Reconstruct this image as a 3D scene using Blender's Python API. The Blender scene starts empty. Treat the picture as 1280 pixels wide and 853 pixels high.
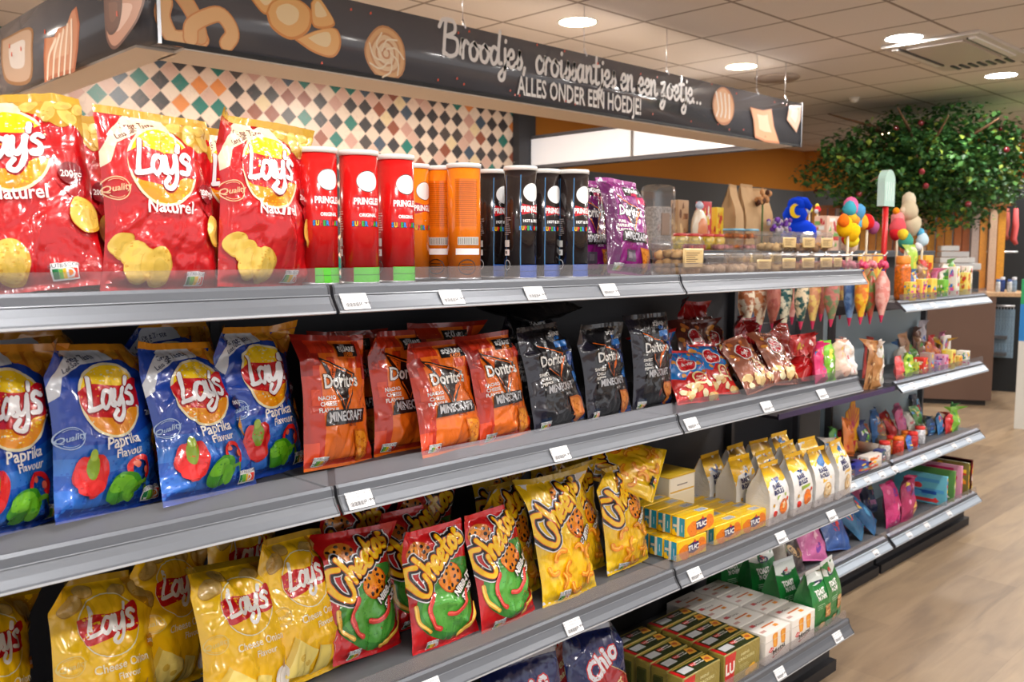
import bpy, bmesh, math, random
import numpy as np
from mathutils import Vector, Matrix
from mathutils.geometry import tessellate_polygon
SC = bpy.context.scene
COL = SC.collection
PI = math.pi
ZC = 1.44                      # camera height above the floor
# ------------------------------------------------------------------ camera
FPX, HORY, VPX = 1129.0, 315.0, 1810.0
pitch = math.atan((426.5 - HORY) / FPX)
yaw = math.atan((VPX - 640) / math.hypot(FPX, 426.5 - HORY))
cam = bpy.data.cameras.new('camera')
camo = bpy.data.objects.new('camera', cam)
COL.objects.link(camo)
camo.location = (0, 0, ZC)
camo.rotation_euler = (PI / 2 - pitch, 0, yaw - PI / 2)
cam.sensor_width = 36
cam.lens = FPX / 1280 * 36
cam.clip_start = 0.02
cam.dof.use_dof = True
cam.dof.focus_distance = 1.9
cam.dof.aperture_fstop = 6.5
SC.camera = camo
_F = np.array([math.cos(yaw), math.sin(yaw), 0]); _R = np.array([math.sin(yaw), -math.cos(yaw), 0]); _U = np.array([0, 0, 1.0])
_fw = _F * math.cos(pitch) - _U * math.sin(pitch); _up = _F * math.sin(pitch) + _U * math.cos(pitch)
def ray(px, py): return _fw + _R * (px - 640) / FPX + _up * (426.5 - py) / FPX
def at(px, py, Y=None, z=None, X=None):
    """world point seen at a pixel of the survey photo, on plane Y=, z= (above floor) or X="""
    r = ray(px, py)
    k = Y / r[1] if Y is not None else ((z - ZC) / r[2] if z is not None else X / r[0])
    p = r * k
    return (float(p[0]), float(p[1]), float(p[2]) + ZC)
# ------------------------------------------------------------------ materials
def lin(c):
    return tuple(((v / 255) / 12.92 if v / 255 <= .04045 else ((v / 255 + .055) / 1.055) ** 2.4) for v in c)
MATS = {}
KIND = dict(  # roughness, metallic, coat, coat rough, bump strength, bump scale, specular
    foil=(.27, .04, .8, .08, .34, 17, .6), card=(.45, 0, .15, .3, 0, 1, .4), film=(.33, 0, .5, .12, .3, 26, .5),
    plastic=(.35, 0, .1, .2, 0, 1, .5), matte=(.8, 0, 0, .3, 0, 1, .2), metal=(.3, .85, 0, .2, .03, 180, .5),
    paint=(.5, 0, 0, .3, .02, 300, .35), gloss=(.18, 0, .4, .06, 0, 1, .5), cloth=(.95, 0, 0, .3, .3, 260, .1))
def M(c, kind='foil', var=0.0):
    key = (tuple(c), kind, var)
    if key in MATS: return MATS[key]
    r, me, ct, cr, bs, bsc, sp = KIND[kind]
    m = bpy.data.materials.new('%s_%02x%02x%02x' % (kind, *[int(v) for v in c])); m.use_nodes = True
    nt = m.node_tree; b = nt.nodes['Principled BSDF']
    b.inputs['Base Color'].default_value = (*lin(c), 1)
    b.inputs['Roughness'].default_value = r; b.inputs['Metallic'].default_value = me
    b.inputs['Coat Weight'].default_value = ct; b.inputs['Coat Roughness'].default_value = cr
    b.inputs['Specular IOR Level'].default_value = sp
    tc = nt.nodes.new('ShaderNodeTexCoord')
    if bs > 0:
        no = nt.nodes.new('ShaderNodeTexNoise'); no.inputs['Scale'].default_value = bsc; no.inputs['Detail'].default_value = 3
        no.inputs['Distortion'].default_value = 1.2 if kind in ('foil', 'film') else 0
        bp = nt.nodes.new('ShaderNodeBump'); bp.inputs['Strength'].default_value = bs; bp.inputs['Distance'].default_value = .009 if kind in ('foil', 'film') else .002
        mpn = nt.nodes.new('ShaderNodeMapping'); mpn.inputs['Scale'].default_value = (1, 1, .5) if kind == 'foil' else (1, 1, 1); nt.links.new(tc.outputs['Object'], mpn.inputs[0]); nt.links.new(mpn.outputs[0], no.inputs['Vector']); hgt = no.outputs['Fac']
        if kind in ('foil', 'film'):
            no.inputs['Detail'].default_value = 2.2; no.inputs['Distortion'].default_value = .9
            a_ = nt.nodes.new('ShaderNodeMath'); a_.operation = 'SUBTRACT'; a_.inputs[1].default_value = .5; b_ = nt.nodes.new('ShaderNodeMath'); b_.operation = 'ABSOLUTE'; c_ = nt.nodes.new('ShaderNodeMath'); c_.operation = 'POWER'; c_.inputs[1].default_value = .7
            nt.links.new(hgt, a_.inputs[0]); nt.links.new(a_.outputs[0], b_.inputs[0]); nt.links.new(b_.outputs[0], c_.inputs[0]); hgt = c_.outputs[0]
        nt.links.new(hgt, bp.inputs['Height'])
        nt.links.new(bp.outputs['Normal'], b.inputs['Normal'])
        if kind in ('foil', 'film'): nt.links.new(bp.outputs['Normal'], b.inputs['Coat Normal'])
    if var > 0:
        n2 = nt.nodes.new('ShaderNodeTexNoise'); n2.inputs['Scale'].default_value = 90; n2.inputs['Detail'].default_value = 5
        mx = nt.nodes.new('ShaderNodeMix'); mx.data_type = 'RGBA'
        c2 = lin([max(0, v * (1 - var)) for v in c])
        mr = nt.nodes.new('ShaderNodeMapRange'); mr.inputs[1].default_value = .35; mr.inputs[2].default_value = .65
        nt.links.new(tc.outputs['Object'], n2.inputs['Vector']); nt.links.new(n2.outputs['Fac'], mr.inputs[0]); nt.links.new(mr.outputs[0], mx.inputs[0])
        mx.inputs[6].default_value = (*lin(c), 1); mx.inputs[7].default_value = (*c2, 1)
        nt.links.new(mx.outputs[2], b.inputs['Base Color'])
    MATS[key] = m; return m
def M2(c1, c2, scale=30, kind='film'):
    key = ('mix', c1, c2, scale)
    if key in MATS: return MATS[key]
    m = M(c1, kind).copy(); m.name = 'blotched'; nt = m.node_tree; b = nt.nodes['Principled BSDF']; tc = nt.nodes.new('ShaderNodeTexCoord')
    n = nt.nodes.new('ShaderNodeTexNoise'); n.inputs['Scale'].default_value = scale; n.inputs['Detail'].default_value = 3; r = nt.nodes.new('ShaderNodeMapRange'); r.inputs[1].default_value = .46; r.inputs[2].default_value = .56
    x = nt.nodes.new('ShaderNodeMix'); x.data_type = 'RGBA'; x.inputs[6].default_value = (*lin(c1), 1); x.inputs[7].default_value = (*lin(c2), 1)
    nt.links.new(tc.outputs['Object'], n.inputs['Vector']); nt.links.new(n.outputs['Fac'], r.inputs[0]); nt.links.new(r.outputs[0], x.inputs[0]); nt.links.new(x.outputs[2], b.inputs['Base Color'])
    MATS[key] = m; return m
def mat_clear(name, tint=(.96, .96, .97), gl=.1, rough=.06, dif=.0, fr=.45):
    if name in MATS: return MATS[name]
    m = bpy.data.materials.new(name); m.use_nodes = True; nt = m.node_tree; nt.nodes.clear()
    o = nt.nodes.new('ShaderNodeOutputMaterial'); t = nt.nodes.new('ShaderNodeBsdfTransparent'); g = nt.nodes.new('ShaderNodeBsdfGlossy')
    t.inputs[0].default_value = (*tint, 1); g.inputs['Roughness'].default_value = rough
    lw = nt.nodes.new('ShaderNodeLayerWeight'); lw.inputs['Blend'].default_value = .35
    ad = nt.nodes.new('ShaderNodeMath'); ad.operation = 'MULTIPLY_ADD'; ad.inputs[1].default_value = fr; ad.inputs[2].default_value = gl; ad.use_clamp = True
    mx = nt.nodes.new('ShaderNodeMixShader'); nt.links.new(lw.outputs['Fresnel'], ad.inputs[0]); nt.links.new(ad.outputs[0], mx.inputs[0])
    d = nt.nodes.new('ShaderNodeBsdfDiffuse'); d.inputs[0].default_value = (.8, .8, .82, 1)
    m2 = nt.nodes.new('ShaderNodeMixShader'); m2.inputs[0].default_value = dif
    nt.links.new(t.outputs[0], m2.inputs[1]); nt.links.new(d.outputs[0], m2.inputs[2])
    nt.links.new(m2.outputs[0], mx.inputs[1]); nt.links.new(g.outputs[0], mx.inputs[2]); nt.links.new(mx.outputs[0], o.inputs[0])
    MATS[name] = m; return m
def mat_emit(name, col, s):
    if name in MATS: return MATS[name]
    m = bpy.data.materials.new(name); m.use_nodes = True; b = m.node_tree.nodes['Principled BSDF']
    b.inputs['Base Color'].default_value = (.9, .9, .9, 1); b.inputs['Emission Color'].default_value = (*lin(col), 1); b.inputs['Emission Strength'].default_value = s
    MATS[name] = m; return m
# ------------------------------------------------------------------ mesh builder
class MB:
    def __init__(s): s.v = []; s.f = []; s.m = []; s.n = []; s.mats = []; s.sm = []; s.c = 0; s.hasn = False
    def mi(s, m):
        if m not in s.mats: s.mats.append(m)
        return s.mats.index(m)
    def add(s, V, F, mat, N=None, smooth=True):
        V = np.asarray(V, float).reshape(-1, 3); k = s.c; mi = s.mi(mat)
        s.v.append(V); s.n.append(np.asarray(N, float) if N is not None else np.zeros_like(V))
        if N is not None: s.hasn = True
        for f in F: s.f.append([i + k for i in f]); s.m.append(mi); s.sm.append(smooth)
        s.c += len(V); return s
    def box(s, c, d, mat, rz=0, bev=0.0, taper=1.0, rx=0):
        bm = bmesh.new(); bmesh.ops.create_cube(bm, size=1)
        for v in bm.verts:
            t = taper if v.co.z > 0 else 1
            v.co = Vector((v.co.x * d[0] * t, v.co.y * d[1] * t, v.co.z * d[2]))
        if bev > 0: bmesh.ops.bevel(bm, geom=bm.edges[:], offset=bev, segments=2, affect='EDGES', profile=.6)
        bm.transform(Matrix.Translation(c) @ Matrix.Rotation(rz, 4, 'Z') @ Matrix.Rotation(rx, 4, 'X'))
        return s.frombm(bm, mat, smooth=False)
    def frombm(s, bm, mat, smooth=True):
        bm.verts.index_update()
        s.add([v.co[:] for v in bm.verts], [[v.index for v in f.verts] for f in bm.faces], mat, smooth=smooth); bm.free(); return s
    def lathe(s, prof, c, mat, n=24, axis='Z', smooth=True, sx=1.0, sy=1.0):
        V = []; F = []
        for r, z in prof:
            for k in range(n):
                a = 2 * PI * k / n; p = (r * math.cos(a) * sx, r * math.sin(a) * sy, z)
                if axis == 'Y': p = (p[0], p[2], p[1])
                if axis == 'X': p = (p[2], p[0], p[1])
                V.append((p[0] + c[0], p[1] + c[1], p[2] + c[2]))
        for i in range(len(prof) - 1):
            for k in range(n): F.append([i * n + k, i * n + (k + 1) % n, (i + 1) * n + (k + 1) % n, (i + 1) * n + k])
        if prof[0][0] > 1e-5: F.append(list(range(n))[::-1])
        if prof[-1][0] > 1e-5: F.append([(len(prof) - 1) * n + k for k in range(n)])
        return s.add(V, F, mat, smooth=smooth)
    def tube(s, pts, r, mat, n=8):
        pts = [Vector(p) for p in pts]; V = []; F = []
        rs = r if isinstance(r, (list, tuple)) else [r] * len(pts)
        for i, p in enumerate(pts):
            t = (pts[min(i + 1, len(pts) - 1)] - pts[max(i - 1, 0)]).normalized()
            a = t.cross(Vector((0, 0, 1)) if abs(t.z) < .9 else Vector((1, 0, 0))).normalized(); b = t.cross(a)
            for k in range(n):
                th = 2 * PI * k / n; V.append(p + (a * math.cos(th) + b * math.sin(th)) * rs[i])
        for i in range(len(pts) - 1):
            for k in range(n): F.append([i * n + k, i * n + (k + 1) % n, (i + 1) * n + (k + 1) % n, (i + 1) * n + k])
        F.append(list(range(n))[::-1]); F.append([(len(pts) - 1) * n + k for k in range(n)])
        return s.add([v[:] for v in V], F, mat)
    def blob(s, c, r, mat, seed=0, amp=.1, seg=2):
        bm = bmesh.new(); bmesh.ops.create_icosphere(bm, subdivisions=seg, radius=1)
        rr = random.Random(seed); ph = [rr.uniform(0, 6) for _ in range(6)]
        r3 = r if isinstance(r, (tuple, list)) else (r, r, r)
        for v in bm.verts:
            k = 1 + amp * (math.sin(3 * v.co.x + ph[0]) * math.cos(2.6 * v.co.y + ph[1]) + math.sin(4.1 * v.co.z + ph[2])) * .6
            v.co = Vector((v.co.x * r3[0] * k + c[0], v.co.y * r3[1] * k + c[1], v.co.z * r3[2] * k + c[2]))
        return s.frombm(bm, mat)
    def prism(s, pts, y0, y1, mat, smooth=False):
        """outline (x,z) extruded along y"""
        n = len(pts); V = [(x, y0, z) for x, z in pts] + [(x, y1, z) for x, z in pts]
        F = [list(range(n)), [n + k for k in range(n)][::-1]] + [[k, n + k, n + (k + 1) % n, (k + 1) % n] for k in range(n)]
        return s.add(V, F, mat, smooth=smooth)
    def extx(s, prof, x0, x1, mat, closed=True, smooth=False):
        """outline (y,z) extruded along x"""
        n = len(prof); V = [(x0, y, z) for y, z in prof] + [(x1, y, z) for y, z in prof]
        F = [[k, (k + 1) % n, n + (k + 1) % n, n + k] for k in range(n if closed else n - 1)]
        if closed: F += [list(range(n))[::-1], [n + k for k in range(n)]]
        return s.add(V, F, mat, smooth=smooth)
    def obj(s, name, parent=None, loc=None, rot=None, **kw):
        me = bpy.data.meshes.new(name)
        V = np.concatenate(s.v); me.from_pydata(V.tolist(), [], s.f)
        for m in s.mats: me.materials.append(m)
        me.polygons.foreach_set('material_index', s.m); me.polygons.foreach_set('use_smooth', s.sm)
        me.update()
        if s.hasn:
            N = np.concatenate(s.n)
            try: me.normals_split_custom_set_from_vertices([tuple(x) for x in N])
            except Exception: pass
        o = bpy.data.objects.new(name, me); COL.objects.link(o)
        if parent: o.parent = parent
        if loc is not None: o.location = loc
        if rot is not None: o.rotation_euler = rot
        for k, v in kw.items():
            if v is not None: o[k] = v
        return o
def empty(name, loc=(0, 0, 0), rot=(0, 0, 0), **kw):
    o = bpy.data.objects.new(name, None); COL.objects.link(o); o.location = loc; o.rotation_euler = rot; o.empty_display_size = .05
    for k, v in kw.items():
        if v is not None: o[k] = v
    return o
def clone(root, loc, rot=None, label=None, group=None):
    r = root.copy(); COL.objects.link(r); r.location = loc
    if rot is not None: r.rotation_euler = rot
    if label: r['label'] = label
    if group: r['group'] = group
    for ch in list(root.children):
        c = ch.copy(); COL.objects.link(c); c.parent = r
        for g in list(ch.children):
            d = g.copy(); COL.objects.link(d); d.parent = c
    return r
# ------------------------------------------------------------------ printed artwork
def crom(pts, n=5):
    P = [np.array(p, float) for p in pts]
    if len(P) < 3: return [tuple(p) for p in P]
    Q = [2 * P[0] - P[1]] + P + [2 * P[-1] - P[-2]]; out = []
    for i in range(1, len(Q) - 2):
        a, b, c, d = Q[i - 1:i + 3]
        for k in range(n):
            t = k / n
            out.append(tuple(.5 * (2 * b + (c - a) * t + (2 * a - 5 * b + 4 * c - d) * t * t + (3 * b - a - 3 * c + d) * t ** 3)))
    out.append(tuple(P[-1])); return out
class Art:
    """flat printed design: x -50..50, y 0..125; each piece is one layer of ink"""
    def __init__(s, sx=100 / 36, sy=125 / 52): s.p = []; s.sx = sx; s.sy = sy; s.L = 0
    def _push(s, V, F, col, kind, smooth_grid=True):
        bm = bmesh.new(); vs = [bm.verts.new((x, y, 0)) for x, y in V]
        for f in F:
            try: bm.faces.new([vs[i] for i in f])
            except ValueError: pass
        xs = [v[0] for v in V]; ys = [v[1] for v in V]
        if s.sx:
            for ax, st, a0, a1, off in ((0, s.sx, min(xs), max(xs), -50), (1, s.sy, min(ys), max(ys), 0)):
                k = math.floor((a0 - off) / st) + 1
                while off + k * st < a1 - 1e-6:
                    co = [0, 0, 0]; no = [0, 0, 0]; co[ax] = off + k * st; no[ax] = 1
                    bmesh.ops.bisect_plane(bm, geom=bm.verts[:] + bm.edges[:] + bm.faces[:], plane_co=co, plane_no=no, dist=1e-5); k += 1
        bm.normal_update()
        for f in bm.faces:
            if f.normal.z < 0: f.normal_flip()
        bm.verts.index_update()
        s.p.append((np.array([v.co[:2] for v in bm.verts]), [[v.index for v in f.verts] for f in bm.faces], col, kind, s.L)); bm.free(); s.L += 1
    def poly(s, pts, col, kind=None, smooth=False):
        if smooth: pts = crom(list(pts) + [pts[0]], 5)[:-1]
        T = tessellate_polygon([[Vector((x, y, 0)) for x, y in pts]]); s._push(pts, [list(t) for t in T], col, kind); return s
    def ell(s, cx, cy, rx, ry, col, rot=0, kind=None, n=26, wob=0):
        pts = []
        for k in range(n):
            a = 2 * PI * k / n; w = 1 + wob * math.sin(3 * a + cx) + wob * .6 * math.sin(5 * a + cy); x, y = rx * w * math.cos(a), ry * w * math.sin(a)
            pts.append((cx + x * math.cos(rot) - y * math.sin(rot), cy + x * math.sin(rot) + y * math.cos(rot)))
        return s.poly(pts, col, kind)
    def ring(s, cx, cy, rx, ry, w, col, rot=0, kind=None, a0=0, a1=2 * PI):
        n = 30; V = []; F = []
        for k in range(n + 1):
            a = a0 + (a1 - a0) * k / n
            for q in (0, w): x, y = (rx - q) * math.cos(a), (ry - q) * math.sin(a); V.append((cx + x * math.cos(rot) - y * math.sin(rot), cy + x * math.sin(rot) + y * math.cos(rot)))
        for k in range(n): F.append([2 * k, 2 * k + 1, 2 * k + 3, 2 * k + 2])
        s._push(V, F, col, kind); return s
    def rect(s, x0, y0, x1, y1, col, kind=None): return s.poly([(x0, y0), (x1, y0), (x1, y1), (x0, y1)], col, kind)
    def stroke(s, pts, w, col, kind=None, sm=True, w2=None):
        P = crom(pts, 5) if sm else pts; P = np.array(P, float)
        if len(P) < 2: return s
        V = []; F = []; n = len(P); w2 = w if w2 is None else w2
        for i in range(n):
            t = P[min(i + 1, n - 1)] - P[max(i - 1, 0)]; t = t / (np.linalg.norm(t) + 1e-9); nn = np.array([-t[1], t[0]]); h = (w + (w2 - w) * i / (n - 1)) / 2
            V += [tuple(P[i] + nn * h), tuple(P[i] - nn * h)]
        F = [[2 * i, 2 * i + 1, 2 * i + 3, 2 * i + 2] for i in range(n - 1)]
        for e, d in ((0, -1), (n - 1, 1)):
            t = (P[1] - P[0]) if e == 0 else (P[-1] - P[-2]); a0 = math.atan2(t[1], t[0]) + (PI if d < 0 else 0); h = (w if e == 0 else w2) / 2
            k0 = len(V); V += [(P[e][0] + h * math.cos(a0 + PI / 2 - PI * j / 6), P[e][1] + h * math.sin(a0 + PI / 2 - PI * j / 6)) for j in range(7)]
            F.append([k0 + j for j in range(7)][::-1])
        s._push(V, F, col, kind); return s
    def text(s, txt, cx, cy, size, col, kind=None, bold=0.0, shear=0.0, rot=0.0, out=None, sq=1.0):
        if out: s.text(txt, cx, cy, size, out[0], kind, bold + out[1], shear, rot, None, sq)
        cu = bpy.data.curves.new('t', 'FONT'); cu.body = txt; cu.size = 1; cu.offset = bold; cu.shear = shear; cu.align_x = 'CENTER'; cu.align_y = 'CENTER'; cu.resolution_u = 2
        o = bpy.data.objects.new('t', cu); COL.objects.link(o); dg = bpy.context.evaluated_depsgraph_get(); me = bpy.data.meshes.new_from_object(o.evaluated_get(dg))
        c, sn = math.cos(rot), math.sin(rot)
        V = [(cx + size * (v.co.x * sq * c - v.co.y * sn), cy + size * (v.co.x * sq * sn + v.co.y * c)) for v in me.vertices]; F = [list(f.vertices) for f in me.polygons]
        bpy.data.objects.remove(o); bpy.data.curves.remove(cu); bpy.data.meshes.remove(me)
        if V: s._push(V, F, col, kind)
        return s
def glyphs(art, gl, cx, cy, size, w, col, kind=None, rot=0, outl=(), slant=0.0, curve=0.0):
    """gl: strokes in x-height units; outl: [(extra width, colour)] wider layers drawn beneath"""
    xs = [p[0] for st in gl for p in st]; mid = (min(xs) + max(xs)) / 2; c, sn = math.cos(rot), math.sin(rot)
    def tf(p):
        x, y = p[0] - mid + slant * p[1], p[1] - .5 + curve * (p[0] - mid) ** 2
        return (cx + size * (x * c - y * sn), cy + size * (x * sn + y * c))
    for ex, oc in list(outl) + [(0, col)]:
        for st in gl: art.stroke([tf(p) for p in st], (w + ex) * size, oc, kind)
LAYS = [[(.5, 1.85), (.35, .9), (.22, .1)], [(.15, .1), (.6, .12), (1.05, .22)], [(1.82, .9), (1.45, 1.02), (1.12, .5), (1.36, .05), (1.72, .35), (1.86, .8)], [(1.93, 1.02), (1.88, .25), (2.06, .1)],
        [(2.18, 1.0), (2.15, .4), (2.38, .12), (2.68, .55), (2.75, 1.0)], [(2.8, 1.05), (2.68, -.2), (2.3, -.72), (1.9, -.5), (2.2, -.15)], [(3.02, 1.62), (2.95, 1.3)], [(3.65, .95), (3.35, 1.12), (3.15, .82), (3.5, .5), (3.45, .1), (3.05, .12)]]
CHEE = [[(1.05, 1.5), (.55, 1.75), (.15, 1.2), (.12, .3), (.5, -.3), (.95, -.1), (1.12, .8)], [(1.3, 2.0), (1.42, 1.2), (1.48, .3)], [(1.48, .7), (1.7, 1.05), (1.92, .9), (1.95, .3)],
        [(2.2, .62), (2.6, .8), (2.45, 1.12), (2.15, .8), (2.3, .32), (2.68, .4)], [(2.9, .62), (3.3, .8), (3.15, 1.12), (2.85, .8), (3.0, .32), (3.38, .4)], [(3.62, 1.7), (3.65, .9), (3.75, .35), (3.95, .4)], [(3.42, 1.1), (3.95, 1.2)],
        [(4.3, 1.08), (4.1, .7), (4.3, .32), (4.6, .6), (4.5, 1.0), (4.3, 1.08)], [(5.15, 1.08), (4.88, 1.05), (4.9, .78), (5.15, .6), (5.1, .32), (4.8, .36)]]
CUR = {'B': (1.35, [[(.3, 1.95), (.2, 1.0), (.12, 0)], [(-.2, 1.5), (.1, 1.95), (.85, 1.95), (.95, 1.4), (.35, 1.05)], [(.35, 1.05), (1.1, .95), (1.08, .2), (.55, -.05), (.1, .15)]]),
       'r': (.68, [[(0, .2), (.15, .9), (.2, 1.05), (.2, .0)], [(.2, .6), (.42, 1.0), (.62, .88)]]), 'o': (.84, [[(.4, 1), (.08, .65), (.15, .08), (.5, .02), (.68, .5), (.42, 1.0), (.6, .85), (.85, .85)]]),
       'd': (.92, [[(.62, .85), (.28, 1), (.04, .5), (.2, 0), (.5, .15), (.66, .7)], [(.8, 2), (.68, .9), (.7, .15), (.92, .12)]]), 'j': (.5, [[(.3, 1), (.3, 0), (.2, -.75), (-.08, -.9), (-.2, -.6), (.3, -.1), (.52, .2)], [(.35, 1.45), (.37, 1.52)]]),
       'e': (.7, [[(.05, .45), (.48, .6), (.48, .95), (.25, 1.0), (.04, .5), (.2, 0), (.5, .05), (.7, .3)]]), 's': (.62, [[(0, .1), (.28, .75), (.35, 1.1), (.34, .8), (.52, .4), (.36, 0), (.06, .08)]]),
       ',': (.7, [[(.15, .1), (.05, -.3)]]), 'c': (.66, [[(.52, .8), (.3, 1), (.05, .6), (.15, .05), (.4, 0), (.65, .25)]]), 'i': (.44, [[(.15, 1), (.12, .2), (.25, 0), (.45, .2)], [(.17, 1.45), (.19, 1.52)]]),
       'a': (.84, [[(.55, .85), (.3, 1), (.04, .55), (.15, 0), (.4, .1), (.56, .9)], [(.58, 1), (.56, .2), (.68, 0), (.85, .15)]]), 'n': (.8, [[(.05, 1), (.08, 0)], [(.1, .55), (.35, 1), (.5, .9), (.5, .2), (.62, 0), (.8, .15)]]),
       't': (.55, [[(.27, 1.75), (.2, .3), (.32, 0), (.55, .1)], [(-.05, 1.15), (.55, 1.22)]]), 'z': (.7, [[(0, .95), (.45, 1), (.05, .1), (.3, .2), (.45, -.3), (.2, -.85), (-.05, -.6), (.55, .05)]]), '.': (.42, [[(.1, .05), (.12, .08)]]), ' ': (.45, [])}
def cursive(txt):
    x = 0; out = []
    for ch in txt:
        adv, st = CUR[ch]
        for q in st: out.append([(p[0] + x, p[1]) for p in q])
        x += adv
    return out
def art_on(mb, art, mapper, kind='foil', base=.0004, step=.00007, clipf=None):
    for V, F, col, k2, L in art.p:
        P, N = mapper(V[:, 0], V[:, 1]); P = P + N * (base + step * L)
        vote = 0.0
        for q in F[:12]: vote += float(np.dot(np.cross(P[q[1]] - P[q[0]], P[q[2]] - P[q[1]]), N[q[0]]))
        if vote < 0: F = [q[::-1] for q in F]
        mb.add(P, F, col if not isinstance(col, tuple) else M(col, k2 or kind), N=N)
def planar(o, ux, uy, w, h, H=125.0):
    o, ux, uy = np.array(o, float), np.array(ux, float), np.array(uy, float); n = np.cross(ux, uy)
    def f(x, y): return o + np.outer(x / 100 * w, ux) + np.outer(y / H * h, uy), np.tile(n, (len(x), 1))
    return f
def box_art(mb, art, w, h, d, side='front', kind='card', z0=0, **k):
    """front: face at y=-d/2; top: face at z=h; left: face at x=-w/2"""
    if side == 'front': mp = planar((0, -d / 2, z0), (1, 0, 0), (0, 0, 1), w, h)
    elif side == 'top': mp = planar((0, -d / 2, z0 + h), (1, 0, 0), (0, 1, 0), w, d)
    elif side == 'left': mp = planar((-w / 2, 0, z0), (0, -1, 0), (0, 0, 1), d, h)
    art_on(mb, art, mp, kind, **k)
# ------------------------------------------------------------------ crinkled pillow bags
def vnoise(x, y, seed):
    rs = np.random.RandomState(seed); g = rs.rand(64, 64) * 2 - 1
    xi = np.floor(x).astype(int); yi = np.floor(y).astype(int); fx = x - xi; fy = y - yi
    fx = fx * fx * (3 - 2 * fx); fy = fy * fy * (3 - 2 * fy)
    a = g[xi % 64, yi % 64]; b = g[(xi + 1) % 64, yi % 64]; c = g[xi % 64, (yi + 1) % 64]; d = g[(xi + 1) % 64, (yi + 1) % 64]
    return (a * (1 - fx) + b * fx) * (1 - fy) + (c * (1 - fx) + d * fx) * fy
def bag_grid(W, H, T, seed, nu, nv, wr=1.0, v0=0.0, v1=1.0, front=-1, curl=0.0, slump=0.0):
    rs = np.random.RandomState(seed)
    u = np.linspace(-1, 1, nu + 1); v = np.linspace(v0, v1, nv + 1); U, Vv = np.meshgrid(u, v, indexing='ij')
    vc = np.clip(Vv, 0, 1); s = np.clip((vc - .025) / .95, 0, 1)
    prof = np.sin(PI * s ** .92) ** .5 * (1.12 - .28 * s)
    edge = np.clip(1 - np.abs(U) ** 2.7, 0, 1) ** .72
    t = T * prof * edge
    X = U * W / 2 * (1 - .10 * np.sin(PI * s) ** .7 + .012 * np.sin(vc * 9 + seed) * np.sign(U) * np.abs(U)); Z = H * Vv
    m = edge ** .35 * np.clip(np.minimum(vc, 1 - vc) / .06, 0.15, 1)
    h = np.zeros_like(U)
    for k in range(34):
        r = rs.rand(8)
        if k < 12: ux, vz = (r[0] * 2 - 1) * W / 2 * 1.0, (r[1] * .22 if r[2] < .5 else 1 - r[1] * .22) * H; an = PI / 2 + (r[3] - .5) * 1.3
        elif k < 18: ux, vz = (1 if r[2] > .5 else -1) * W / 2 * (.7 + .3 * r[0]), r[1] * H; an = (r[3] - .5) * 1.6
        else: ux, vz = (r[0] * 2 - 1) * W / 2, r[1] * H; an = r[3] * PI
        dx, dz = X - ux, Z - vz; d = dx * math.sin(an) - dz * math.cos(an); al = dx * math.cos(an) + dz * math.sin(an)
        d = d + .12 * al * al / .1 * (r[7] - .5)
        w = .004 + .012 * r[4] ** 2; L = .02 + .06 * r[5]
        h += (1.3 if r[6] > .45 else -1.0) * (.0018 + .0060 * w / .016) * np.exp(-np.abs(d) / w) * np.exp(-(al / L) ** 2)
    h += .0035 * vnoise(X * 22 + 9, Z * 18 + 7, seed + 1) + .0016 * np.abs(vnoise(X * 60 + 5, Z * 50 + 3, seed + 2)) + .0007 * vnoise(X * 150 + 5, Z * 130 + 3, seed + 3)
    h += .0042 * np.exp(-np.minimum(vc, 1 - vc) / .10) * np.sin(X * 330 + 4 * vnoise(X * 30, Z * 5 + 3, seed + 4))
    Y = front * (t + h * wr * m)
    # whole-bag bends, the same on both faces
    b = np.random.RandomState(seed + 99).rand(6)
    Y = Y + (.012 * (b[0] - .5) * np.sin(U * 2.5 + b[1] * 6) + .010 * (b[2] - .5) * U * 2) * np.clip((Vv - .7) / .3, 0, 1.3) ** 1.5
    Y = Y + (.010 * (b[3] - .5) * np.sin(U * 3 + b[4] * 6)) * np.clip((.2 - Vv) / .2, 0, 1) ** 1.5
    Y = Y + curl * np.clip((Vv - .86) / .14, 0, 1.4) ** 2
    cr = np.clip((np.abs(U) - .62) / .38, 0, 1) * np.clip((Vv - .84) / .16, 0, 1.3)
    Y = Y + front * 0 + cr * np.where(U > 0, (b[5] - .5) * .09, (b[1] - .5) * .09); X = X - cr * np.sign(U) * .012 * b[2]; Z0_ = cr * .010 * (np.where(U > 0, b[3], b[4]) - .4)
    Z = Z + Z0_ - slump * H * np.clip((Vv - .5), 0, 1) * .2 * (1 + U * (b[2] - .5))
    return np.stack([X, Y, Z], -1)
def grid_normals(P, flip):
    du = np.gradient(P, axis=0); dv = np.gradient(P, axis=1); N = np.cross(du, dv); N /= np.linalg.norm(N, axis=-1, keepdims=True) + 1e-12
    return -N if flip else N
def grid_faces(nu, nv, flip=False, k0=0):
    F = []
    for i in range(nu):
        for j in range(nv):
            a = k0 + i * (nv + 1) + j; q = [a, a + nv + 1, a + nv + 2, a + 1]; F.append(q[::-1] if flip else q)
    return F
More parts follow.
